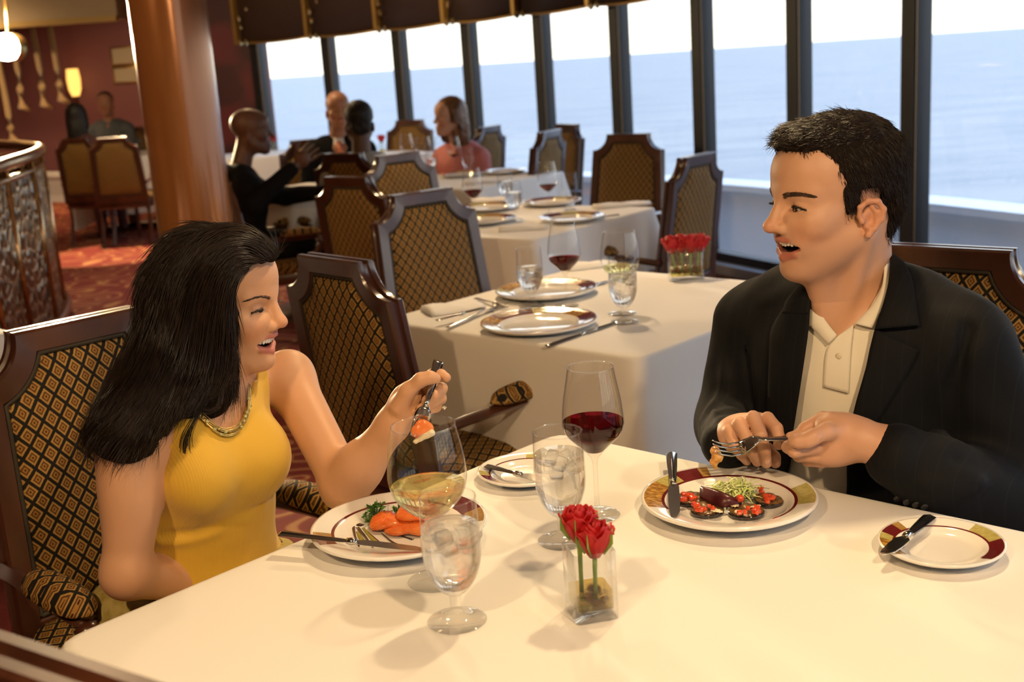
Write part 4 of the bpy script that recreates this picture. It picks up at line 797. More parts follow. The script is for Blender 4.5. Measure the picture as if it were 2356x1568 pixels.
def add_head(s, O, M, sc, fem=False, simple=False, mouth=1.0, slit=.0036):
    s.frame(O, M, sc); w = .94 if fem else 1.0
    s.ell((-.014, 0, .040), (.097, .075 * w, .079), .01).ell((.018, 0, -.008), (.070, .063 * w, .098), .025).ell((.040, 0, .045), (.051, .058 * w, .048), .03)
    s.ell((.030, 0, -.072), (.055, .046 * w, .040), .03)
    for y in (1, -1):
        s.cone((-.002, y * .050 * w, -.058), (.066, y * .016, -.101), .019 if not fem else .016, .016, .028)
        s.ell((.052, y * .041 * w, -.022), (.030, .023, .021), .02)
        if simple: s.ell((-.014, y * .076, -.028), (.017, .008, .030), .006)
    s.ell((.076 if not fem else .082, 0, -.1005 if not fem else -.098), (.018, .019 if not fem else .017, .0165), .018)
    s.cone((.084, 0, .018), (.110, 0, -.027), .0085, .0095, .014).ell((.1125 if not fem else .1105, 0, -.030 if not fem else -.026), (.0115, .0110, .0095) if not fem else (.0100, .0095, .0085), .008)
    if simple:
        s.ell((.076, 0, -.068), (.025, .030, .022), .014); return
    for y in (1, -1):
        s.ell((.064, y * .037, -.033), (.022, .019, .018), .018)
        s.cone((.083, y * .012, .0185), (.066, y * .046 * w, .0165), .0100 if not fem else .0075, .0080, .018)
        s.ell((.0800, y * .0215, -.0260), (.0170, .0130, .0200), .016); s.ell((.0985, y * .013, -.0345), (.0110, .0078, .0083), .007)
        s.ell((.099, y * .032, -.001), (.0150, .0175, .0100), .012, True)
        s.ell((.0725, y * .0310, -.002), (.0150, .0160, .0132), .004); s.ell((.0885, y * .0310, -.0035), (.0120, .0130, slit), .0015, True)
        s.ell((.1040, y * .0062, -.0410), (.0052, .0036, .0030), .003, True)
    s.ell((.069, 0, -.059), (.0270, .041, .026), .016)
    # the open, smiling mouth
    for y in (1, -1):
        s.cone((.099, 0, -.0655), (.0660, y * .0385, -.0522), .0096 * mouth, .0028, .003, True); s.ell((.078, y * .013, -.0650), (.022, .021, .0105 * mouth), .003, True)
        s.chain([(a, y * b, c) for a, b, c in LIPU[0]], LIPU[1], .004); s.chain([(a, y * b, c) for a, b, c in LIPL[0]], LIPL[1], .005)
    # ears
    E_ = lambda z: z * .72 - .012
    for y in (1, -1):
        s.ell((-.014, y * .0730, -.029), (.016, .0055, .020), .006)
        P = [(.006, .074, -.016), (.005, .077, .004), (-.006, .081, .0155), (-.020, .0845, .012), (-.028, .0865, -.006), (-.025, .0850, -.026), (-.014, .0810, -.044), (-.006, .0780, -.056)]
        s.chain([(a, y * b, E_(c)) for a, b, c in P], [.0036, .0040, .0042, .0042, .0042, .0040, .0042, .0055], .004)
        s.chain([(a, y * b, E_(c)) for a, b, c in [(-.012, .079, .003), (-.020, .0815, -.012), (-.017, .080, -.030), (-.008, .078, -.040)]], [.0032] * 4, .004)
        s.ell((-.008, y * .082, -.031), (.0075, .0070, .0085), .004, True); s.ell((.003, y * .0765, -.031), (.0042, .0042, .0050), .004)
def head_col(V, O, M, sc, base, lip, stub=0, fem=False):
    q = (V - O) @ M / sc; n = len(V); c = np.tile(np.array(base), (n, 1)); ay = np.abs(q[:, 1])
    def blob(cx, cy, cz, r, col, a):
        d = np.sqrt(((q[:, 0] - cx) / r[0]) ** 2 + ((ay - cy) / r[1]) ** 2 + ((q[:, 2] - cz) / r[2]) ** 2); w = (np.clip(1.25 - d, 0, .5) / .5 * a)[:, None]; c[:] = c * (1 - w) + np.array(col) * w
    red = (base[0] * 1.0, base[1] * .72, base[2] * .66)
    blob(.066, .036, -.038, (.03, .024, .024), red, .45); blob(.113, 0, -.030, (.016, .016, .014), red, .4); blob(-.014, .08, -.02, (.03, .015, .04), red, .5)
    if stub:
        m = (q[:, 2] < -.045) & (q[:, 2] > -.16) & (q[:, 0] > -.01); d = np.clip((-.045 - q[:, 2]) / .03, 0, 1) * np.clip((q[:, 0] + .01) / .03, 0, 1); w = np.where(m, d * stub, 0)[:, None]; c[:] = c * (1 - w) + np.array([base[0] * .62, base[1] * .60, base[2] * .62]) * w
    def seg(P, rr):
        best = np.full(n, 9.0)
        for i in range(len(P) - 1):
            a, b = np.array(P[i]), np.array(P[i + 1]); qq = np.column_stack([q[:, 0], ay, q[:, 2]]); ab = b - a; t = np.clip((qq - a) @ ab / (ab @ ab), 0, 1); best = np.minimum(best, np.linalg.norm(qq - a - t[:, None] * ab, axis=1) - (rr[i] + (rr[i + 1] - rr[i]) * t))
        return best
    d = np.minimum(seg(*LIPU), seg(*LIPL))
    w = np.clip(1 - (d - .0016) / .0016, 0, 1)[:, None] * .85; c[:] = c * (1 - w) + np.array(lip) * w
    ins = (ay < .039) & (q[:, 2] < -.049) & (q[:, 2] > -.084) & (q[:, 0] < .0870 - ay * .55) & (q[:, 0] > .035) & (d > .0008); c[ins] = (.10, .018, .014)
    if fem: blob(.080, .031, .004, (.012, .019, .0075), (base[0] * .62, base[1] * .55, base[2] * .55), .5)
    return c
def local_obj(name, mb, mat, parent, O, M, sc, smooth=True):
    V = O + (np.array(mb.v) * sc) @ M.T; return pymesh(name, V, mb.f, mat, parent, smooth)
def face_bits(parent, solid, O, M, sc, brow_col, fem=False, sides=(1, -1), slit=.0036):
    t = MB(); n = 14
    for i in range(n):
        a = (i - (n - 1) / 2) / (n - 1) * 2; ang = a * 1.2; cx, cy = .0560 + .0350 * math.cos(ang), .0385 * math.sin(ang); h = (.0120 if not fem else .0150) - .0040 * abs(a) ** 2 - (.0010 if i in (5, 8) else 0); w = .0074 - .0014 * abs(a)
        zt = -.0515 + .0012 * a * a; tang = np.array([-math.sin(ang), math.cos(ang), 0]); nrm = np.array([math.cos(ang), math.sin(ang), 0]); Rm = np.stack([tang, nrm, [0, 0, 1]], 1)
        pr = [(.55, 0, 1), (1, .18, 1), (1, .7, .95), (.86, .92, .8), (.5, 1.0, .5)]; v = []; f = []
        for sx, u, th in pr: v += [np.array([cx, cy, zt - u * h]) + Rm @ np.array([sx * w / 2 * math.cos(k * math.pi / 4), .0022 * th * math.sin(k * math.pi / 4), 0]) for k in range(8)]
        for k in range(4): f += [(k * 8 + j, k * 8 + (j + 1) % 8, k * 8 + 8 + (j + 1) % 8, k * 8 + 8 + j) for j in range(8)]
        f.append(tuple(32 + j for j in range(8))); t.add(v, f)
    local_obj('teeth', t, M_TEETH, parent, O, M, sc)
    for y in sides:
        e = MB(); pr = [(math.sin(a), -math.cos(a)) for a in np.linspace(.01, math.pi - .01, 9)]; e.lathe(pr, 18); e.v = [(.0725 + .0136 * p[0], y * .0310 + .0136 * p[1], -.002 + .0128 * p[2]) for p in e.v]; eo = local_obj('eye', e, M_EYE, parent, O, M, sc)
        gz = np.array([.96, -y * .10, -.22 if fem else -.08]); gz /= np.linalg.norm(gz); i_ = MB(); i_.lathe(pr, 14); c_ = np.array([.0725, y * .031, -.002]) + gz * .0098; i_.v = [tuple(c_ + np.array(p) * .0054) for p in i_.v]; local_obj('iris', i_, M_IRIS, eo, O, M, sc)
        w_ = lambda q: O + (np.array(q) * sc) @ M.T
        up_ = catmull([(.082, y * .0175, -.0042), (.086, y * .0240, slit - .0036), (.087, y * .0310, slit - .0028), (.083, y * .0390, slit - .0040), (.077, y * .0462, -.0052)], 14); cc = snap(solid, w_(up_), .0008); L = MB(); L.tube(cc, np.interp(np.linspace(0, 1, 14), [0, .5, 1], [.0008, .0019 if fem else .0014, .0013]), 6)
        for k in range(4, 27):
            p = (cc[k // 2] + cc[min(k // 2 + k % 2, 13)]) / 2; dd = M @ np.array([.0048, y * (.0008 + .0003 * k), -.0006]) * (1.25 if fem else .8); L.tube([p, p + dd * .6 + M @ np.array([0, 0, -.0004]), p + dd + M @ np.array([0, 0, .0012])], [.00042, .00034, .0001], 4)
        cl = snap(solid, w_(catmull([(.083, y * .0180, -.0060), (.086, y * .0290, -.0036 - slit - .001), (.077, y * .0450, -.0060)], 10)), .0004); L.tube(cl, .0006 if not fem else .0009, 4); pymesh('eyelashes', L.v, L.f, M_LASH, parent)
        rs = random.Random(3); n = 170 if not fem else 90; u = np.array([rs.random() for _ in range(n)]); b0, b1, b2 = np.array([.094, y * .0135, .0155]), np.array([.090, y * .034, .0235 if not fem else .0270]), np.array([.070, y * .0530, .0160]); P = ((1 - u) ** 2)[:, None] * b0 + (2 * u * (1 - u))[:, None] * b1 + (u * u)[:, None] * b2
        P[:, 2] += np.array([rs.uniform(-1, 1) for _ in range(n)]) * (.0040 if not fem else .0026) * (1 - .6 * u); dd = np.column_stack([-.002 - .003 * u, np.full(n, y * .0062), .0026 - .0046 * u]) * (1 if not fem else .8)
        P0 = snap(solid, w_(P), .0003); P1 = snap(solid, w_(P + dd * .5), .0009); P2 = snap(solid, w_(P + dd), .0007); tubes('eyebrow', np.stack([P0, P1, P2], 1), np.array([.00042, .00036, .0001]), brow_col, parent)
def strands(name, P0, D, L, mat, parent, lift=None, npt=6, r=.0006, curl=.15, grav=0.0, seed=1):
    """many fine tapering hairs: roots P0, directions D, lengths L, normals lift"""
    g = np.random.default_rng(seed); N = len(P0); D = D / (np.linalg.norm(D, axis=1, keepdims=True) + 1e-9); t = np.linspace(0, 1, npt); side = g.normal(size=(N, 3)); side -= (side * D).sum(1, keepdims=True) * D
    P = P0[:, None, :] + D[:, None, :] * (L[:, None] * t)[:, :, None] + side[:, None, :] * (curl * L[:, None] * t ** 2)[:, :, None]
    if lift is not None: P = P + lift[:, None, :] * (np.sin(t * math.pi * .85))[None, :, None]
    P[:, :, 2] -= grav * (L[:, None] * t ** 2)
    return tubes(name, P, r * (1 - .85 * t ** 1.5), mat, parent)
def tubes(name, P, rad, mat, parent):
    N, npt, _ = P.shape; T = np.gradient(P, axis=1); T /= np.linalg.norm(T, axis=2, keepdims=True) + 1e-9; a = np.cross(T, np.array([.3, .5, .8])); a /= np.linalg.norm(a, axis=2, keepdims=True) + 1e-9; b = np.cross(T, a); rad = np.broadcast_to(rad, (N, npt))
    V = np.stack([P + (a * math.cos(k * 2.0944) + b * math.sin(k * 2.0944)) * rad[:, :, None] for k in range(3)], 2); idx = np.arange(N * npt * 3).reshape(N, npt, 3)
    F = np.stack([np.stack([idx[:, :-1, k], idx[:, :-1, (k + 1) % 3], idx[:, 1:, (k + 1) % 3], idx[:, 1:, k]], -1) for k in range(3)], 2).reshape(-1, 4)
    return npmesh(name, V.reshape(-1, 3), F, mat, parent)
def trace(solid, pxs, off=0.0, w0=1.0, w1=3.0):
    """where the lines of sight through picture points meet a solid"""
    pxs = np.array(pxs, float); d = np.array([_ray(x, y) for x, y in pxs]); d /= np.linalg.norm(d, axis=1, keepdims=True); t = np.full(len(d), w0); c = None
    for _ in range(36):
        P = _C + d * t[:, None]; s = solid.eval(P) - off; t = np.minimum(t + np.clip(s, -.05, .05) * .8, w1)
    return _C + d * t[:, None]
def ruled(name, A, B, solid, off, th, mat, parent, nu=10, nv=24, puff=0.0):
    A = catmull(A, nv); B = catmull(B, nv); px_ = np.array([A[i] * (1 - j / nu) + B[i] * (j / nu) for i in range(nv) for j in range(nu + 1)]); P = trace(solid, px_, off)
    if puff: u = np.tile(np.sin(np.linspace(0, math.pi, nu + 1)), nv); P -= np.array([_ray(*q) for q in px_]) * (u * puff)[:, None]
    f = [(i * (nu + 1) + j, i * (nu + 1) + j + 1, (i + 1) * (nu + 1) + j + 1, (i + 1) * (nu + 1) + j) for i in range(nv - 1) for j in range(nu)]
    V = np.vstack([P, P - (th * np.array([_ray(*q) for q in px_]))]); n = len(P); F = [tuple(x + n for x in q) for q in f] + [q[::-1] for q in f]; rim = [j for j in range(nu + 1)] + [i * (nu + 1) + nu for i in range(1, nv)] + [(nv - 1) * (nu + 1) + j for j in range(nu - 1, -1, -1)] + [i * (nu + 1) for i in range(nv - 2, 0, -1)]
    F += [(rim[k], rim[(k + 1) % len(rim)], rim[(k + 1) % len(rim)] + n, rim[k] + n) for k in range(len(rim))]
    return pymesh(name, V, F, mat, parent)
def snap(solid, P, off=.0006, n=4):
    P = np.array(P, float); e = .0008
    for _ in range(n):
        d = solid.eval(P); g_ = np.stack([solid.eval(P + np.eye(3)[k] * e) - solid.eval(P - np.eye(3)[k] * e) for k in range(3)], 1); g_ /= np.linalg.norm(g_, axis=1, keepdims=True) + 1e-9; P = P - g_ * (d - off)[:, None]
    return P
def poly_cut(poly, ymax):
    """a solid wedge seen through a polygon of the picture, in front of depth ymax"""
    Q = np.array(poly, float)
    def f(P):
        v = P - _C; w = v @ _fw; x = 1178 + CAM_F * (v @ _rt) / w; y = 784 - CAM_F * (v @ _up) / w; d = np.full(len(P), 1e9); ins = np.zeros(len(P), bool)
        for i in range(len(Q)):
            a, b = Q[i], Q[(i + 1) % len(Q)]; e = b - a; wx, wy = x - a[0], y - a[1]; t = np.clip((wx * e[0] + wy * e[1]) / (e @ e), 0, 1); d = np.minimum(d, np.hypot(wx - e[0] * t, wy - e[1] * t)); c = ((a[1] > y) != (b[1] > y)) & (x < (b[0] - a[0]) * (y - a[1]) / (b[1] - a[1] + 1e-9) + a[0]); ins ^= c
        return np.maximum(np.where(ins, -d, d) * w / CAM_F, P[:, 1] - ymax)
    return f

# ---------------------------------------------------------------- the man
MO_M = frame_of((-.955, -.295), -3, 0); MSC = 1.03
_eye = at(1842, 473, 1.800); MO = _eye - MO_M @ (np.array([.078, .032, 0]) * MSC)
mb_ = np.array([.565, 1.905, 0]); mf = np.array([-.687, -.727, 0]); ml = np.array([.727, -.687, 0]); mz = np.array([0, 0, 1.])
def mp(f, l, z): return mb_ + mf * f + ml * l + mz * z
MSKIN = (.60, .335, .215)
ms = Solid(); add_head(ms, MO, MO_M, MSC); ms.frame()
nb = mp(.005, 0, .985)
ms.cone(MO + MO_M @ np.array([-.030, 0, -.055]), nb, .052, .062, .03).cone(MO + MO_M @ np.array([-.045, 0, -.03]), nb - mf * .03, .045, .06, .02)
ms.ell(mp(.0, 0, .87), (.108, .15, .16), .03, rot=np.stack([mf, ml, mz], 1))
ms.cone(MO + MO_M @ np.array([-.02, .055, -.06]), mp(.062, .012, .965), .012, .010, .015).cone(MO + MO_M @ np.array([.04, 0, -.085]), mp(.07, 0, .965), .022, .020, .03)
# right hand (left in the picture)
H = lambda x, y, Y: at(x, y, Y)
elR = at(1682, 990, 1.98); wrR = at(1672, 1022, 1.815)
ms.cone(elR, wrR, .036, .029, .02).cone(wrR, H(1700, 1000, 1.775), .028, .030, .02).cone(H(1690, 1000, 1.785), H(1742, 985, 1.765), .026, .026, .02)
RF = dict(k=.006)
ms.chain([H(1754, 972, 1.775), H(1766, 962, 1.752), H(1787, 985, 1.728), H(1793, 1007, 1.720), H(1791, 1023, 1.718)], [.0105, .0104, .0096, .0088, .0080], .0028)
ms.chain([H(1724, 972, 1.775), H(1733, 960, 1.748), H(1750, 1000, 1.722), H(1759, 1035, 1.722), H(1763, 1065, 1.728)], [.0108, .0108, .0100, .0094, .0084], .0028)
ms.chain([H(1697, 985, 1.780), H(1702, 974, 1.752), H(1719, 1010, 1.728), H(1731, 1040, 1.730), H(1742, 1062, 1.738)], [.0106, .0106, .0096, .0090, .0080], .0028)
ms.chain([H(1676, 1000, 1.790), H(1678, 992, 1.762), H(1692, 1024, 1.738), H(1706, 1046, 1.740), H(1718, 1060, 1.748)], [.0098, .0098, .0088, .0080, .0072], .0028)
ms.chain([H(1735, 1015, 1.785), H(1765, 1035, 1.765), H(1780, 1052, 1.750), H(1784, 1064, 1.745)], [.014, .0115, .0105, .0088], .004)
# left hand (right in the picture)
elL = at(2375, 1190, 1.69); wrL = at(2055, 1035, 1.665)
ms.cone(elL, wrL, .030, .031, .02).cone(wrL, H(1985, 1012, 1.680), .0315, .032, .02).ell(H(1938, 1008, 1.690), (.043, .026, .034), .02).ell(H(1912, 1046, 1.690), (.030, .020, .018), .02).ell(H(1920, 975, 1.70), (.028, .022, .016), .02)
ms.chain([H(1912, 965, 1.70), H(1893, 962, 1.715), H(1852, 985, 1.712), H(1838, 1000, 1.705), H(1818, 1005, 1.70)], [.0125, .0108, .0098, .0090, .0078], .003)
ms.chain([H(1945, 990, 1.684), H(1900, 992, 1.666), H(1872, 1004, 1.656), H(1858, 1012, 1.656), H(1836, 1014, 1.660), H(1826, 1014, 1.664)], [.014, .0126, .0115, .0110, .0104, .0090], .006)
ms.chain([H(1905, 1010, 1.700), H(1872, 1030, 1.680), H(1828, 1038, 1.672), H(1812, 1028, 1.685), H(1818, 1018, 1.695)], [.0125, .0106, .0098, .0090, .0078], .003)
ms.chain([H(1915, 1035, 1.700), H(1880, 1050, 1.685), H(1838, 1048, 1.690), H(1835, 1036, 1.70)], [.012, .0100, .0092, .0084], .003)
ms.chain([H(1925, 1050, 1.700), H(1890, 1062, 1.690), H(1858, 1060, 1.70), H(1852, 1045, 1.712)], [.011, .0092, .0084, .0074], .003)
V, F = ms.mesh(.0023)
C_ = head_col(V, MO, MO_M, MSC, MSKIN, (.42, .12, .085), .42)
hz = V[:, 2] < .905; w = (.5 + .5 * np.sin(V[:, 0] * 300) * np.sin(V[:, 1] * 280))[:, None] * .12; C_[hz] = (C_ * (1 - w) + np.array([.60, .25, .17]) * w)[hz]
MAN = npmesh('person', V, F, M_SKIN, None, True, C_); tag(MAN, 'smiling man in a dark jacket and open cream polo shirt cutting his food', 'person')
face_bits(MAN, ms, MO, MO_M, MSC, M_BROW)
# nails
M_NAIL = plain('nail', (.62, .38, .28), .25)
for p, q in [((1793, 1016, 1.7105), .0052), ((1765, 1060, 1.7195), .0058)]:
    c = at(*p); nl = MB().lathe([(.0001, -1), (.7, -.7), (1, 0), (.7, .7), (.0001, 1)], 10); nl.v = [tuple(c + np.array([a * q, b * .0022, z * q * 1.25])) for a, b, z in nl.v]; nl.build('fingernail', M_NAIL, MAN, True)
# hair of the man
mh = Solid(); mh.frame(MO, MO_M, MSC)
mh.ell((-.018, 0, .046), (.103, .082, .082), .01).ell((.040, 0, .088), (.050, .056, .030), .02).ell((.064, 0, .098), (.015, .040, .017), .014).ell((-.080, 0, -.008), (.030, .060, .058), .02).ell((-.066, 0, -.058), (.020, .045, .026), .015)
_xs = [-.14, -.075, -.055, -.046, -.038, -.002, .006, .022, .032, .040, .054, .10]; _zl = [-.095, -.092, -.070, -.040, .012, .016, -.016, -.020, .030, .066, .078, .083]
def below(P, O=MO, M=MO_M, sc=MSC):
    q = (P - O) @ M / sc; zl = np.interp(q[:, 0], _xs, _zl); return (q[:, 2] - zl) * sc * .7
for y in (1, -1): mh.ell((.010, y * .061, .004), (.022, .011, .044), .012)
mh.func(below, MO, .3, .006, True)
V, F = mh.mesh(.0026, mod=lambda P, d: d + wob(P, .0018, 210) + wob(P, .0015, 95, 1))
HM = npmesh('hair', V, F, M_HAIRBASE, MAN)
g = np.random.default_rng(5); e1 = V[F[:, 1]] - V[F[:, 0]]; e2 = V[F[:, 2]] - V[F[:, 0]]; NF = np.cross(e1, e2); NF /= np.linalg.norm(NF, axis=1, keepdims=True) + 1e-9; CF = V[F].mean(1)
sel = g.choice(len(F), 11000); P0 = CF[sel]; N0 = NF[sel]; q = (P0 - MO) @ MO_M / MSC
fl = np.stack([np.where(q[:, 2] > .085, .55, -.35), np.zeros(len(q)), np.where(q[:, 2] > .085, .05, -.9)], 1); fl[q[:, 0] < -.05] = (-.25, 0, -1); fl = fl + g.normal(size=fl.shape) * .13; D = fl @ MO_M.T; D -= (D * N0).sum(1, keepdims=True) * N0 * .85; D += N0 * .05
strands('hair_strands', P0 - N0 * .001, D, g.uniform(.012, .024, len(P0)), M_HAIRM, HM, N0 * .0016, 5, .00045, .10, 0)
# shirt
M_SHIRT = cloth('cream_polo', (.80, .76, .66), .8, .12)
sh = Solid()
RB = np.stack([mf, ml, mz], 1)
def torso(s, g_, belly=1.0):
    s.ell(mp(.0, 0, .84), (.125 + g_, .178 + g_, .22 + g_), .03, rot=RB).ell(mp(-.02, 0, .62), (.135 * belly + g_, .165 + g_, .20), .05, rot=RB).cone(mp(-.01, -.15, .955), mp(-.01, .15, .955), .058 + g_, .058 + g_, .06).cone(mp(-.02, -.09, .985), mp(-.02, .09, .985), .055 + g_, .055 + g_, .06)
torso(sh, .0)
VNECK = [(1868, 600), (1874, 660), (1888, 705), (1924, 774), (1966, 742), (2000, 712), (2026, 655), (2034, 600), (1960, 540)]
sh.func(poly_cut(VNECK, 1.92), mp(.1, 0, 1.0), .25, .006, True)
V, F = sh.mesh(.004, mod=lambda P, d: d + wob(P, .0022, 34, .4) + wob(P, .0015, 70)); SH = npmesh('polo_shirt', V, F, M_SHIRT, MAN)
shs = Solid(); torso(shs, .0); shs.cone(nb, nb + mz * .08, .062, .058, .03)
ruled('collar', [(1868, 650), (1862, 700), (1861, 748), (1866, 752), (1905, 792)], [(1874, 645), (1880, 700), (1892, 725), (1908, 748), (1926, 770)], shs, .004, .004, M_SHIRT, SH, 6, 24, .004)
ruled('collar', [(2036, 592), (2030, 655), (2012, 695), (1988, 722), (1966, 744)], [(2048, 592), (2046, 655), (2034, 700), (2020, 730), (2006, 754)], shs, .005, .005, M_SHIRT, SH, 6, 24, .004)
ruled('placket', [(1925, 774), (1904, 800), (1897, 840), (1894, 890)], [(1964, 746), (1958, 800), (1955, 850), (1952, 905)], sh, .0025, .0018, M_SHIRT, SH, 8, 20)
p = trace(sh, [(1929, 819)], .005)[0]; bt = MB().lathe([(.0001, .0016), (.0035, .0014), (.0052, .0006), (.0052, -.001)], 16); bt.v = [tuple(p + RB[:, 0] * v[2] + RB[:, 1] * v[0] + RB[:, 2] * v[1]) for v in bt.v]; bt.build('button', plain('pearl_button', (.75, .68, .52), .2), SH, True)
# jacket
def jacket_mat():
    m, n, l, b = newmat('dark_jacket'); tc = n.new('ShaderNodeTexCoord'); s = n.new('ShaderNodeSeparateXYZ'); l.new(tc.outputs['Object'], s.inputs[0])
    u = mth(n, l, 'FRACT', mth(n, l, 'MULTIPLY', mth(n, l, 'SUBTRACT', mth(n, l, 'MULTIPLY', s.outputs[0], .727), mth(n, l, 'MULTIPLY', s.outputs[1], .687)), 42)); t = noise(n, l, 700, 2)
    r = ramp(n, [(0, (.0060, .0072, .0105)), (.05, (.0060, .0072, .0105)), (.08, (.0030, .0036, .0056)), (1, (.0030, .0036, .0056))]); l.new(u, r.inputs[0]); l.new(r.outputs[0], b.inputs['Base Color']); setp(b, rough=.75, sheen=.02, spec=.2); bump(n, l, b, t.outputs[0], .3, .0006); return m
M_JACKET = jacket_mat()
def jacket_solid(g_=.016):
    s = Solid(); torso(s, g_); shR, shL = mp(-.01, -.195, .945), mp(-.01, .195, .945)
    s.cone(shR, elR + np.array([.0, .01, .02]), .070, .056, .04).cone(elR + np.array([0, .01, .0]), at(1674, 1020, 1.805), .057, .0435, .03)
    s.cone(shL, elL + np.array([.005, .05, .05]), .074, .068, .045).cone(elL + np.array([.0, .02, .0]), at(2160, 1100, 1.66), .074, .062, .03).cone(at(2160, 1100, 1.66), at(2066, 1052, 1.664), .060, .0500, .02)
    s.cone(mp(-.075, -.055, 1.015), mp(-.075, .055, 1.015), .040, .040, .03)
    return s
jk = jacket_solid()
OPEN = [(2049, 580), (2044, 655), (2013, 755), (1994, 838), (1963, 950), (1950, 1040), (1945, 1160), (1806, 1130), (1818, 1050), (1832, 950), (1852, 820), (1861, 750), (1866, 664), (1868, 600), (1900, 520), (2049, 520)]
jk.func(poly_cut(OPEN, 1.93), mp(.1, 0, .85), .35, .004, True)
def fold(P, pts, r):
    c = P.mean(0); q = np.mean(pts, 0)
    if np.linalg.norm(c - q) > max(np.linalg.norm(p - q) for p in pts) + np.abs(P - c).max() * 1.8 + 3 * r: return np.zeros(len(P))
    d = np.full(len(P), 9.)
    for i in range(len(pts) - 1):
        a, b = pts[i], pts[i + 1]; ab = b - a; t = np.clip((P - a) @ ab / (ab @ ab), 0, 1); d = np.minimum(d, np.linalg.norm(P - a - t[:, None] * ab, axis=1))
    return np.exp(-(d / r) ** 2)
FOLDS = [([at(1700, 760, 2.02), at(1660, 880, 1.95), at(1618, 960, 1.93)], .014, .006), ([at(1730, 720, 1.99), at(1722, 850, 1.93), at(1730, 950, 1.90)], .009, -.007), ([at(2230, 760, 1.72), at(2190, 900, 1.72), at(2190, 1060, 1.70)], .012, -.010), ([at(2270, 740, 1.68), at(2250, 830, 1.68), at(2300, 950, 1.66)], .016, .006), ([at(2340, 820, 1.66), at(2260, 960, 1.66), at(2150, 990, 1.70)], .012, .007),
         ([at(2356, 1000, 1.62), at(2280, 1050, 1.62), at(2200, 1060, 1.62)], .014, -.006), ([at(2300, 1100, 1.60), at(2220, 1130, 1.60), at(2130, 1120, 1.61)], .014, .005), ([at(1615, 930, 1.92), at(1650, 945, 1.86), at(1690, 940, 1.86)], .010, .006), ([at(1612, 985, 1.88), at(1640, 970, 1.80), at(1670, 965, 1.80)], .009, -.005), ([at(2320, 760, 1.68), at(2310, 830, 1.66), at(2340, 900, 1.64)], .010, .007)]
def jmod(P, d):
    d = d + wob(P, .0032, 22, .3) + wob(P, .0018, 48, 1.2)
    for pts, r, a in FOLDS: d = d - 1.5 * a * fold(P, pts, r)
    return d
V, F = jk.mesh(.0056, mod=jmod); JK = npmesh('jacket', V, F, M_JACKET, MAN)
jf = jacket_solid(.016)
class Moved:
    def __init__(s, b): s.b = b
    def eval(s, P): return jmod(P, s.b.eval(P))
jm = Moved(jf)
ruled('lapel', [(1866, 664), (1861, 750), (1852, 820), (1832, 950), (1822, 1010)], [(1806, 700), (1774, 757), (1769, 820), (1766, 950), (1775, 1010)], jm, .003, .004, M_JACKET, JK, 10, 30, .002)
ruled('jacket_collar', [(1868, 640), (1868, 660), (1866, 690), (1858, 722)], [(1850, 640), (1826, 668), (1806, 694), (1800, 720)], jm, .004, .004, M_JACKET, JK, 8, 16, .002)
ruled('lapel', [(2013, 756), (1994, 838), (1963, 950), (1950, 1040)], [(2114, 806), (2092, 850), (2030, 950), (1966, 1040)], jm, .003, .004, M_JACKET, JK, 12, 30, .002)
ruled('jacket_collar', [(2048, 577), (2045, 640), (2034, 690), (2012, 757)], [(2080, 600), (2098, 640), (2106, 690), (2116, 748)], jm, .006, .005, M_JACKET, JK, 10, 24, .003)
M_BUTTON = plain('black_button', (.012, .012, .013), .25)
for k, (x, y) in enumerate([(2065, 1147), (2087, 1155), (2108, 1161), (2128, 1166)]):
    p = trace(jm, [(x, y)], .002)[0]; bt = MB().lathe([(.0001, .002), (.004, .002), (.0058, .001), (.0058, -.002)], 14); bt.v = [tuple(p + np.array([v[0], -v[2] * .9 - v[1] * .3, v[1] * .95])) for v in bt.v]; bt.build('sleeve_button', M_BUTTON, JK, True)
lg = Solid()
for sd in (-1, 1): lg.cone(mp(-.12, sd * .09, .56), mp(.30, sd * .12, .53), .085, .065, .03).cone(mp(.30, sd * .12, .53), mp(.27, sd * .12, .08), .062, .045, .02).cone(mp(.25, sd * .12, .045), mp(.42, sd * .12, .035), .042, .034, .02)
lg.ell(mp(-.12, 0, .58), (.13, .17, .11), .04, rot=RB); V, F = lg.mesh(.009); npmesh('trousers', V, F, plain('dark_trousers', (.02, .02, .024), .8), MAN)
# his fork with a bite
fk = fork(at(1905, 1003, 1.700), at(1640, 1030, 1.690), 'silver fork in the man\'s hands, with a bite on its tines', up=(.05, -.62, .78), bow=2.2)
p = at(1645, 1045, 1.690)
s = Solid(); 
for dx, dz, r_ in [(0, .006, .0075), (.003, -.003, .008), (-.002, -.012, .0065), (.006, -.006, .0065), (0, -.020, .004)]: s.ell(p + np.array([dx, 0, dz]), (r_, r_ * .7, r_), .004)
V, F = s.mesh(.0016, mod=lambda P, d: d + wob(P, .0012, 700)); tag(npmesh('food_bite', V, F, M_CRISP), 'golden bite of food on the man\'s fork', 'food')

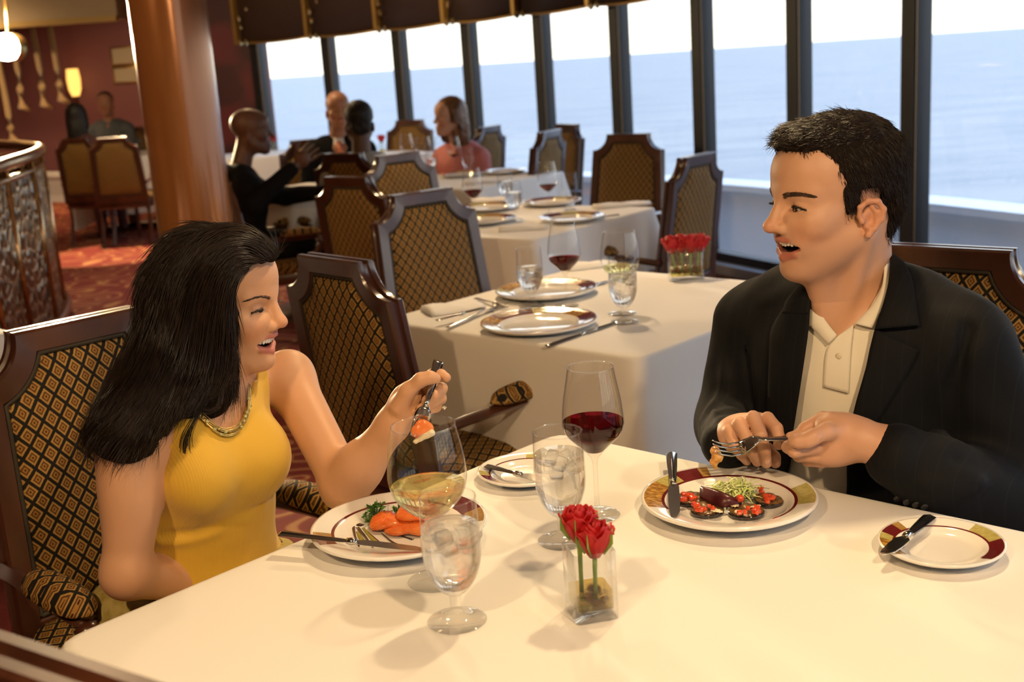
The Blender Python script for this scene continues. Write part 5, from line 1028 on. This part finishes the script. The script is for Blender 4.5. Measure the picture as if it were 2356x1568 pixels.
# ---------------------------------------------------------------- the woman in yellow
WO_M = frame_of((.965, -.26), -9, 0); WSC = .955
_eye = at(588, 708, 1.845); WO = _eye - WO_M @ (np.array([.078, -.032, 0]) * WSC)
wb = np.array([-.526, 1.858, 0]); wf = np.array([.727, -.687, 0]); wl = np.array([.687, .727, 0])
def wp(f, l, z): return wb + wf * f + wl * l + mz * z
WB = np.stack([wf, wl, mz], 1); WSKIN = (.60, .325, .185)
def wtorso(s, g_):
    s.ell(wp(.0, 0, .84), (.096 + g_, .126 + g_, .17 + g_), .03, rot=WB).ell(wp(-.02, 0, .70), (.092 + g_, .122 + g_, .13), .05, rot=WB).ell(wp(-.05, 0, .56), (.125 + g_, .165 + g_, .12), .06, rot=WB)
    for sd in (-1, 1): s.ell(wp(.076, sd * .054, .825), (.056 + g_, .054 + g_, .060 + g_), .045, rot=WB)
    s.cone(wp(-.02, -.115, .930), wp(-.02, .115, .930), .040 + g_, .040 + g_, .05).cone(wp(-.03, -.06, .955), wp(-.03, .06, .955), .042 + g_, .042 + g_, .05)
ws = Solid(); add_head(ws, WO, WO_M, WSC, True, mouth=1.1, slit=.0022); ws.frame()
ws.cone(WO + WO_M @ np.array([-.032, 0, -.05]), wp(-.01, 0, .955), .046, .050, .03).cone(WO + WO_M @ np.array([.02, 0, -.085]), wp(.035, 0, .93), .024, .022, .03)
wtorso(ws, -.004)
shN, shF = at(304, 985, 1.735), at(664, 868, 1.985)
elN, wrN = at(292, 1318, 1.700), at(470, 1345, 1.83)
ws.ell(shN, (.046, .046, .052), .04).cone(shN, elN, .0425, .0365, .03).cone(elN, wrN, .0385, .028, .02).ell((shN + elN) / 2 + mz * .03, (.039, .039, .10), .03).ell(wrN + (wrN - elN) * .25, (.04, .03, .02), .02)
elF, wrF = at(792, 1118, 1.835), at(904, 975, 1.800)
ws.ell(shF, (.040, .040, .044), .04).cone(shF, elF, .0400, .0350, .03).cone(elF, wrF, .0385, .0245, .02).ell(elF * .68 + wrF * .32, (.034, .034, .036), .03)
ws.cone(wrF, H(925, 940, 1.797), .0245, .024, .02).ell(H(938, 922, 1.797), (.026, .018, .030), .016)
ws.chain([H(945, 905, 1.81), H(965, 880, 1.812), H(996, 861, 1.800), H(1014, 862, 1.790), H(1027, 868, 1.782)], [.0125, .0100, .0088, .0084, .0074], .006)
ws.chain([H(918, 935, 1.780), H(938, 898, 1.772), H(968, 873, 1.766), H(990, 868, 1.766), H(1003, 870, 1.768)], [.0155, .0125, .0105, .0094, .0078], .007)
ws.chain([H(950, 912, 1.815), H(975, 896, 1.815), H(1016, 893, 1.797), H(1000, 908, 1.774), H(980, 920, 1.768)], [.012, .0096, .0090, .0080, .0072], .005)
ws.chain([H(948, 928, 1.812), H(972, 916, 1.814), H(1014, 916, 1.796), H(992, 928, 1.774), H(968, 938, 1.769)], [.012, .0094, .0088, .0078, .0070], .005)
ws.chain([H(940, 940, 1.808), H(965, 934, 1.810), H(1003, 936, 1.796), H(982, 945, 1.776), H(961, 951, 1.772)], [.011, .0088, .0080, .0072, .0064], .005)
V, F = ws.mesh(.0023)
C_ = head_col(V, WO, WO_M, WSC, WSKIN, (.46, .13, .11), 0, True)
WOM = npmesh('person', V, F, M_SKIN, None, True, C_); tag(WOM, 'smiling woman with long dark hair in a sleeveless yellow top raising a fork', 'person')
face_bits(WOM, ws, WO, WO_M, WSC, M_BROW, True, slit=.0022)
# yellow ribbed top
def rib():
    m, n, l, b = newmat('yellow_rib_knit'); tc = n.new('ShaderNodeTexCoord'); s = n.new('ShaderNodeSeparateXYZ'); l.new(tc.outputs['Object'], s.inputs[0])
    u = mth(n, l, 'SINE', mth(n, l, 'MULTIPLY', mth(n, l, 'ADD', mth(n, l, 'MULTIPLY', s.outputs[0], .687), mth(n, l, 'MULTIPLY', s.outputs[1], .727)), 1700)); setp(b, col=(.66, .40, .035), rough=.75, sheen=.25); bump(n, l, b, u, .16, .0006); return m
M_YELLOW = rib()
tp = Solid(); wtorso(tp, .003)
ZB = .625
tp.func(lambda P: P[:, 2] - ZB, wp(0, 0, .45), .35, .004, True)
NECK = [(430, 900), (452, 945), (490, 978), (525, 990), (552, 975), (572, 930), (590, 870), (600, 800), (420, 800)]
tp.func(poly_cut(NECK, 2.05), wp(.06, 0, .96), .3, .004, True)
ARMN = [(150, 800), (352, 880), (372, 960), (385, 1010), (388, 1050), (372, 1088), (340, 1110), (150, 1110)]
tp.func(poly_cut(ARMN, 2.2), shN, .25, .004, True)
ARMF = [(632, 800), (644, 870), (655, 925), (667, 980), (664, 1005), (800, 1000), (800, 760), (640, 760)]
tp.func(poly_cut(ARMF, 2.3), shF, .25, .004, True)
wfold = [([at(368, 1110, 1.74), at(440, 1135, 1.74), at(520, 1140, 1.76)], .008, -.003), ([at(365, 1232, 1.75), at(450, 1228, 1.75), at(540, 1200, 1.77), at(600, 1165, 1.83)], .007, -.007), ([at(365, 1250, 1.75), at(450, 1250, 1.75), at(560, 1215, 1.78)], .010, .004)]
def wmod(P, d):
    d = d + wob(P, .0012, 40, .2)
    for pts, r, a in wfold: d = d - a * fold(P, pts, r)
    return d
V, F = tp.mesh(.0038, mod=wmod); TOP = npmesh('yellow_top', V, F, M_YELLOW, WOM)
tps = Solid(); wtorso(tps, .003)
def binding(pts, r=.0032, off=.001, solid=tps, n=40):
    P = trace(solid, catmull(pts, n), off); MB().tube(P, [(r, r * .45)] * len(P), 8, flat=None).build('binding', M_YELLOW, TOP, True)
binding([(373, 925), (378, 955), (386, 990), (391, 1030)], .004); binding([(634, 848), (640, 870), (646, 895), (652, 920)], .004); binding([(450, 945), (490, 980), (525, 992), (553, 978), (573, 930), (590, 875)], .004)
# belt and brocade skirt
def belt_mat():
    m, n, l, b = newmat('sequin_belt'); tc = n.new('ShaderNodeTexCoord'); v = n.new('ShaderNodeTexVoronoi'); v.inputs['Scale'].default_value = 260; l.new(tc.outputs['Object'], v.inputs['Vector']); r = ramp(n, [(.1, (.55, .32, .12)), (.6, (.10, .045, .015))]); l.new(v.outputs[0], r.inputs[0]); l.new(r.outputs[0], b.inputs['Base Color']); setp(b, rough=.25, metal=.8); bump(n, l, b, v.outputs[0], 1, .002); return m
bl = Solid(); wtorso(bl, .007); bl.func(lambda P: P[:, 2] - (ZB - .022), wp(0, 0, .45), .35, .003, True); bl.func(lambda P: (ZB + .004) - P[:, 2], wp(0, 0, .8), .5, .003, True)
V, F = bl.mesh(.0032); npmesh('belt', V, F, belt_mat(), WOM)
sk = Solid(); wtorso(sk, .010); sk.func(lambda P: (ZB - .02) - P[:, 2], wp(0, 0, .8), .5, .004, True)
for sd in (-1, 1): sk.cone(wp(-.06, sd * .08, .55), wp(.34, sd * .09, .53), .095, .075, .05).cone(wp(.34, sd * .09, .53), wp(.32, sd * .08, .12), .072, .06, .03)
sk.ell(wp(-.08, -.06, .53), (.16, .15, .09), .05, rot=WB)
V, F = sk.mesh(.007, mod=lambda P, d: d + wob(P, .004, 45)); npmesh('skirt', V, F, food_mat('gold_brocade', (.36, .27, .06), (.55, .45, .16), 45, .4), WOM)
# necklace of many fine strands and beads
M_NECK = plain('gold_strand', (.55, .42, .16), .3, metal=.85); M_BEADG = plain('green_bead', (.50, .50, .22), .15, metal=.4)
tsk = Solid(); tsk.ops = list(ws.ops[-60:]); tsk = Solid(); wtorso(tsk, .004); tsk.cone(WO + WO_M @ np.array([-.032, 0, -.05]), wp(-.01, 0, .955), .046, .050, .03)
nk = bpy.data.objects.new('necklace', None); COL.objects.link(nk); nk.parent = WOM; rn = random.Random(2)
base = [(438, 905), (450, 935), (478, 968), (510, 990), (540, 988), (563, 962), (574, 925), (574, 885)]
for k in range(11):
    o = rn.uniform(-9, 11); pts = [(x + rn.uniform(-3, 3), y + o * (.4 + .6 * math.sin(math.pi * i / 7)) + rn.uniform(-2, 2)) for i, (x, y) in enumerate(base)]
    P = trace(tsk, catmull(pts, 40), .002 + .004 * rn.random()); MB().tube(P, .0009, 5).build('strand', M_NECK, nk, True)
    for j in range(3):
        p = P[rn.randrange(3, 37)]; r_ = rn.uniform(.0022, .0036); MB().lathe([(.0001, -r_), (r_ * .8, -r_ * .5), (r_, 0), (r_ * .8, r_ * .5), (.0001, r_)], 8, tuple(p)).build('bead', M_BEADG if j else M_NECK, nk, True)
# ring
p = at(1022, 937, 1.785); rg = MB().lathe([(.0001, -.004), (.0045, 0), (.0001, .003)], 8, tuple(p)); rg.build('ring_stone', plain('diamond', (.9, .88, .8), .05, metal=.6), WOM)
# hair: dark mass below, thousands of strands above
hw = Solid(); hw.frame(WO, WO_M, WSC)
hw.ell((-.022, 0, .044), (.102, .084, .080), .02).ell((.056, -.006, .084), (.040, .050, .026), .02).ell((.074, 0, .086), (.022, .036, .020), .015)
def wbelow(P):
    q = (P - WO) @ WO_M / WSC; zl = np.interp(q[:, 0], [-.14, -.01, .004, .022, .040, .058, .075, .1], [-.3, -.3, -.05, .036, .066, .082, .084, .072]); return (q[:, 2] - zl) * WSC * .6
hw.func(wbelow, WO, .35, .010, True); hw.frame()
for (x, y, Y, r) in [((430), 700, 1.885, (.078, .07, .085)), (420, 800, 1.870, (.080, .068, .085)), (385, 880, 1.830, (.072, .065, .075)), (325, 945, 1.745, (.052, .055, .052)), (268, 1000, 1.725, (.040, .045, .036)), (470, 800, 1.812, (.042, .028, .095)), (505, 700, 1.805, (.022, .026, .07)), (500, 850, 1.795, (.024, .020, .045)), (440, 900, 1.80, (.05, .035, .05)), (292, 1018, 1.690, (.040, .026, .026))]:
    hw.ell(at(x, y, Y), r, .035)
V, F = hw.mesh(.0034, mod=lambda P, d: d + wob(P, .0022, 120) + wob(P, .004, 45, .7)); HW = npmesh('hair', V, F, M_HAIRBASE, WOM)
g = np.random.default_rng(8)
GUIDES = [  # picture point and depth along each lock, root to tip
    [(632, 585, 1.87), (600, 540, 1.86), (540, 526, 1.85), (470, 553, 1.83), (410, 640, 1.80), (385, 760, 1.78), (345, 880, 1.725), (285, 970, 1.670), (240, 1030, 1.665), (262, 1058, 1.668)],
    [(615, 590, 1.845), (575, 560, 1.82), (520, 560, 1.79), (465, 620, 1.775), (435, 720, 1.775), (420, 820, 1.765), (395, 900, 1.735), (360, 975, 1.672), (340, 1025, 1.665), (318, 1052, 1.668)],
    [(585, 600, 1.81), (550, 600, 1.79), (515, 640, 1.775), (495, 720, 1.77), (485, 800, 1.77), (475, 870, 1.76), (450, 920, 1.745), (420, 935, 1.735)],
    [(555, 625, 1.79), (535, 660, 1.78), (528, 720, 1.775), (530, 780, 1.772), (532, 840, 1.772), (520, 890, 1.77), (490, 915, 1.765)],
    [(600, 552, 1.89), (540, 522, 1.90), (470, 528, 1.89), (400, 570, 1.87), (360, 660, 1.86), (325, 760, 1.83), (285, 860, 1.78), (235, 945, 1.70), (200, 1010, 1.69), (218, 1050, 1.685)],
    [(560, 532, 1.92), (490, 519, 1.92), (420, 548, 1.92), (375, 600, 1.91), (340, 690, 1.90), (305, 780, 1.87), (262, 870, 1.82), (218, 955, 1.74), (194, 1015, 1.72), (206, 1045, 1.71)],
    [(590, 585, 1.83), (545, 565, 1.80), (490, 580, 1.78), (445, 670, 1.77), (425, 770, 1.768), (400, 860, 1.745), (352, 940, 1.695), (305, 1005, 1.664), (278, 1045, 1.660), (296, 1060, 1.664)]]
NP = 22; GP = [catmull([at(*q) for q in gd], NP) for gd in GUIDES]; order = [3, 2, 1, 6, 0, 4, 5]; Ps = []
for k in range(3400):
    u = g.uniform(0, len(order) - 1.001); i = int(u); t = u - i; P = GP[order[i]] * (1 - t) + GP[order[i + 1]] * t; o = g.normal(size=3) * .006; ph = g.uniform(0, 6.28); am = g.uniform(.002, .008); s_ = np.linspace(0, 1, NP)
    P = P + o * (.3 + .9 * s_)[:, None] + am * np.column_stack([np.sin(9 * s_ + ph), np.cos(8 * s_ + ph) * .6, .5 * np.sin(7 * s_ + 2 * ph)]) * s_[:, None]; cut = g.uniform(.70, 1.0); x = np.linspace(0, cut, NP) * (NP - 1); Ps.append(np.column_stack([np.interp(x, np.arange(NP), P[:, c]) for c in range(3)]))
tubes('hair_strands', np.array(Ps), .0007 * (1 - .8 * np.linspace(0, 1, NP) ** 2), M_HAIRW, HW)
e1 = V[F[:, 1]] - V[F[:, 0]]; e2 = V[F[:, 2]] - V[F[:, 0]]; NF = np.cross(e1, e2); NF /= np.linalg.norm(NF, axis=1, keepdims=True) + 1e-9; CF = V[F].mean(1); sel = g.choice(len(F), 7000); P0 = CF[sel]; N0 = NF[sel]
GA = np.concatenate(GP); GT = np.concatenate([np.gradient(p, axis=0) for p in GP]); near = np.array([np.argmin(((GA - p) ** 2).sum(1)) for p in P0]); D = GT[near]; D = D / np.linalg.norm(D, axis=1, keepdims=True) + g.normal(size=D.shape) * .10; D -= (D * N0).sum(1, keepdims=True) * N0 * .9
keep = (near % NP) < .86 * NP; P0, N0, D, near = P0[keep], N0[keep], D[keep], near[keep]; LL = g.uniform(.035, .075, len(P0)) * np.interp((near % NP) / NP, [0, .7, .9, 1], [.8, 1, .45, .3]); strands('hair_strands', P0 - N0 * .001, D, LL, M_HAIRW, HW, N0 * .0016, 7, .0006, .06, .15, 4)
for nm, pts in [('loose_lock', [(512, 900, 1.765), (500, 940, 1.755), (470, 945, 1.75), (430, 925, 1.745), (390, 918, 1.74)]), ('loose_lock', [(470, 905, 1.76), (455, 950, 1.75), (430, 1000, 1.735), (425, 1040, 1.73)])]:
    gp = catmull([at(*q) for q in pts], 14); Ps = [gp + g.normal(size=3) * .0022 + g.normal(size=3) * .005 * np.linspace(0, 1, 14)[:, None] for _ in range(26)]; tubes(nm, np.array(Ps), .0004, M_HAIRW, HW)
# her fork with salmon
fork(at(1009, 830, 1.800), at(958, 1006, 1.715), 'silver fork raised in the woman\'s hand with a piece of salmon', up=(.2, -.9, .35))
s = Solid(); p = at(975, 985, 1.722); s.ell(p, (.016, .005, .014), .004, rot=np.array(Matrix.Rotation(.5, 3, 'Y'))); s.ell(p + np.array([-.008, -.002, -.005]), (.013, .005, .010), .006)
V, F = s.mesh(.0016, mod=lambda P, d: d + wob(P, .0008, 300)); tag(npmesh('salmon_bite', V, F, M_SALMON), 'piece of salmon on the raised fork', 'food')
s = Solid(); s.cone(p + np.array([.012, -.006, -.006]), p + np.array([-.014, -.007, -.018]), .0055, .0035, .004); V, F = s.mesh(.0014, mod=lambda P, d: d + wob(P, .0008, 500)); tag(npmesh('cream_dollop', V, F, M_CHEESE), 'dab of pale cream on the raised salmon', 'food')

# ---------------------------------------------------------------- the diners further back
def diner(label, head_at, look, body, face, skin, clothes, hair=None, hair_shape=None, arms=(), pitch=0, h=.0075, shirt=None, tie=None, top_z=None, fem=False, neckline=True):
    """head_at: head centre; look: where the face points; body: point under the neck; face: where the chest points"""
    O = np.array(head_at); M = frame_of(look, pitch); B = np.array([*body, 0.]); f = np.array([*face, 0.]); f /= np.linalg.norm(f); l = np.cross(mz, f); RBx = np.stack([f, l, mz], 1); sz = O[2] - .205; wd = .90 if fem else 1.0
    P = lambda a, b, c: B + f * a + l * b + mz * c
    s = Solid(); add_head(s, O, M, 1.0, fem, simple=True); s.frame(); s.cone(O + M @ np.array([-.03, 0, -.06]), P(0, 0, sz), .050 * wd, .055 * wd, .03).ell(P(.01, 0, sz - .07), (.10, .14 * wd, .08), .03, rot=RBx)
    for (sd, el, wr, hand) in arms:
        el, wr = np.array(el), np.array(wr); s.cone(el, wr, .034, .026, .02); d = (wr - el) / np.linalg.norm(wr - el); s.ell(wr + d * .055, (.040, .022, .045), .015)
        if hand:
            side = np.cross(d, [0, 1., 0]); side /= np.linalg.norm(side)
            for k in range(4): b0 = wr + d * .08 + side * (k - 1.5) * .021; s.cone(b0, b0 + d * (.075 - .008 * abs(k - 1.2)) + side * (k - 1.5) * .008, .0095, .0075, .004)
            s.chain([wr + d * .04 + side * .03, wr + d * .075 + side * .062, wr + d * .10 + side * .07], [.012, .010, .008], .004)
    V, F = s.mesh(h * .8); q = head_col(V, O, M, 1.0, skin, (skin[0] * .8, skin[1] * .5, skin[2] * .5)); o = npmesh('person', V, F, M_SKIN, None, True, q); tag(o, label, 'person')
    c = Solid(); g_ = .012
    c.ell(P(0, 0, sz - .16), (.12 + g_, .165 * wd + g_, .20), .03, rot=RBx).ell(P(-.03, 0, sz - .40), (.13 + g_, .16 * wd + g_, .18), .05, rot=RBx).cone(P(-.01, -.15 * wd, sz - .055), P(-.01, .15 * wd, sz - .055), .062, .062, .05).cone(P(-.02, -.085 * wd, sz - .025), P(-.02, .085 * wd, sz - .025), .058, .058, .05)
    done = set()
    for (sd, el, wr, hand) in arms: el, wr = np.array(el), np.array(wr); c.cone(P(-.01, sd * .185 * wd, sz - .07), el, .064 * wd, .052 * wd, .03).cone(el, wr * .93 + el * .07, .052 * wd, .038 * wd, .02); done.add(sd)
    for sd in (-1, 1):
        if sd not in done: c.cone(P(-.01, sd * .185 * wd, sz - .07), P(.02, sd * .23, sz - .34), .064 * wd, .052 * wd, .03).cone(P(.02, sd * .23, sz - .34), P(.25, sd * .14, sz - .37), .050 * wd, .038 * wd, .02)
    for sd in (-1, 1): c.cone(P(-.05, sd * .09, .54), P(.36, sd * .11, .53), .085, .065, .03).cone(P(.36, sd * .11, .53), P(.36, sd * .11, .10), .06, .045, .02)
    if neckline:
        a = P(.10, 0, sz + .05); b = P(.17, 0, sz - (.24 if shirt else .10)); c.cone(a, b, .060, .012, .01, True)
    V, F = c.mesh(h, mod=lambda P_, d: d + wob(P_, .004, 26)); npmesh('jacket' if shirt else 'top', V, F, clothes, o)
    if shirt:
        c = Solid(); c.ell(P(0, 0, sz - .15), (.118, .150, .19), .02, rot=RBx).cone(P(.0, 0, sz - .03), P(.0, 0, sz + .012), .060, .057, .02); V, F = c.mesh(h); npmesh('shirt', V, F, shirt, o)
        if tie: MB().tube([P(.070, 0, sz - .005), P(.105, 0, sz - .05), P(.128, 0, sz - .12), P(.132, 0, sz - .24)], [(.022, .012), (.018, .008), (.028, .006), (.036, .006)], 8, flat=tuple(f)).build('tie', tie, o, True)
    if hair is not None:
        c = Solid(); c.frame(O, M, 1.0)
        if hair_shape == 'short':
            c.ell((-.018, 0, .044), (.101, .080, .084), .01).ell((-.075, 0, -.02), (.03, .058, .05), .02); c.func(lambda P_: ((P_ - O) @ M)[:, 2] - np.interp(((P_ - O) @ M)[:, 0], [-.12, -.05, -.03, .03, .05, .1], [-.08, -.06, .0, .02, .075, .085]), O, .3, .008, True)
        elif hair_shape == 'bald':
            c.ell((-.018, 0, .036), (.098, .0775, .079), .01).ell((-.075, 0, -.02), (.028, .055, .05), .02); c.func(lambda P_: ((P_ - O) @ M)[:, 2] - np.interp(((P_ - O) @ M)[:, 0], [-.12, -.05, -.03, .03, .05, .1], [-.08, -.06, .0, .03, .085, .10]), O, .3, .008, True)
        else:
            c.ell((-.025, 0, .042), (.108, .090, .090), .02).ell((-.07, 0, -.06), (.06, .095, .11), .04).ell((-.07, 0, -.16), (.055, .095, .10), .04).ell((-.01, -.075, -.06), (.045, .028, .11), .03).ell((-.01, .075, -.06), (.045, .028, .11), .03); c.func(lambda P_: ((P_ - O) @ M)[:, 2] - np.interp(((P_ - O) @ M)[:, 0], [-.12, .01, .03, .05, .1], [-.4, -.4, .0, .07, .08]), O, .4, .01, True)
        V, F = c.mesh(h * .8, mod=lambda P_, d: d + wob(P_, .0025, 110)); npmesh('hair', V, F, hair, o)
    return o
M_SUITD = plain('black_suit', (.008, .008, .009), .9, spec=.1); M_WSHIRT = plain('white_shirt', (.75, .72, .68), .7); M_TIEO = plain('orange_tie', (.62, .20, .10), .5); M_GREYT = plain('grey_silver_top', (.30, .29, .26), .6, sheen=.3); M_PINK = plain('pink_top', (.62, .20, .18), .7); M_SLATE = plain('slate_shirt', (.08, .09, .10), .7); M_ROSE = plain('dark_maroon_top', (.07, .025, .025), .8)
M_BRUN = hair_mat('chestnut_hair', (.11, .045, .016)); M_BLK = hair_mat('black_hair', (.006, .005, .005), .6); M_THIN = hair_mat('thin_grey_hair', (.16, .07, .03), .5)
DARK = (.10, .045, .026); MIDB = (.36, .16, .09); FAIR = (.52, .27, .17)
hd = at(578, 302, 6.35); diner('bald man in a dark suit raising his open hand, by the column', hd, (.97, .18), (hd[0] - .08, hd[1] - .02), (.9, .35), DARK, M_SUITD, None, None, [(1, (hd[0] + .02, hd[1] - .25, .80), (hd[0] + .24, hd[1] - .18, .97), True), (-1, (hd[0] + .10, hd[1] + .20, .78), (hd[0] + .36, hd[1] + .15, .80), False)], -4, shirt=M_WSHIRT)
hd = at(778, 252, 7.85); P2 = diner('man in a black suit with orange tie and glasses facing us', hd, (.25, -.97), (hd[0] - .03, hd[1] + .06), (.2, -.98), MIDB, M_SUITD, M_THIN, 'bald', (), -3, shirt=M_WSHIRT, tie=M_TIEO)
Mx = frame_of((.25, -.97), -3)
for sd in (-1, 1):
    gl = MB().tube([(.094, sd * (.033 + .022 * math.cos(a)), -.002 + .017 * math.sin(a)) for a in np.linspace(0, 2 * math.pi, 17)], .0016, 6, False); local_obj('spectacle_rim', gl, M_BRASS, P2, hd, Mx, 1.0)
hd = at(826, 282, 6.72); diner('person with short black hair in a silver-grey top, back to us', hd, (-.25, .97), (hd[0], hd[1] - .03), (-.3, .95), DARK, M_GREYT, M_BLK, 'short', (), 0, neckline=False)
hd = at(1032, 268, 7.75); diner('smiling woman with long chestnut hair in a pink top by the window', hd, (-.80, -.60), (hd[0] + .05, hd[1] + .05), (-.55, -.83), FAIR, M_PINK, M_BRUN, 'long', (), 0, fem=True)
hd = at(176, 268, 11.3); diner('far woman with dark hair seen from behind at the far left table', hd, (-.2, .98), (hd[0] + .02, hd[1] - .04), (.2, .98), FAIR, M_ROSE, M_BLK, 'long', (), 0, h=.010, fem=True)
hd = at(243, 238, 12.7); diner('far man in a slate shirt facing us at the far left table', hd, (.2, -.98), (hd[0], hd[1] + .05), (.0, -1), MIDB, M_SLATE, M_BLK, 'short', (), 0, h=.010)
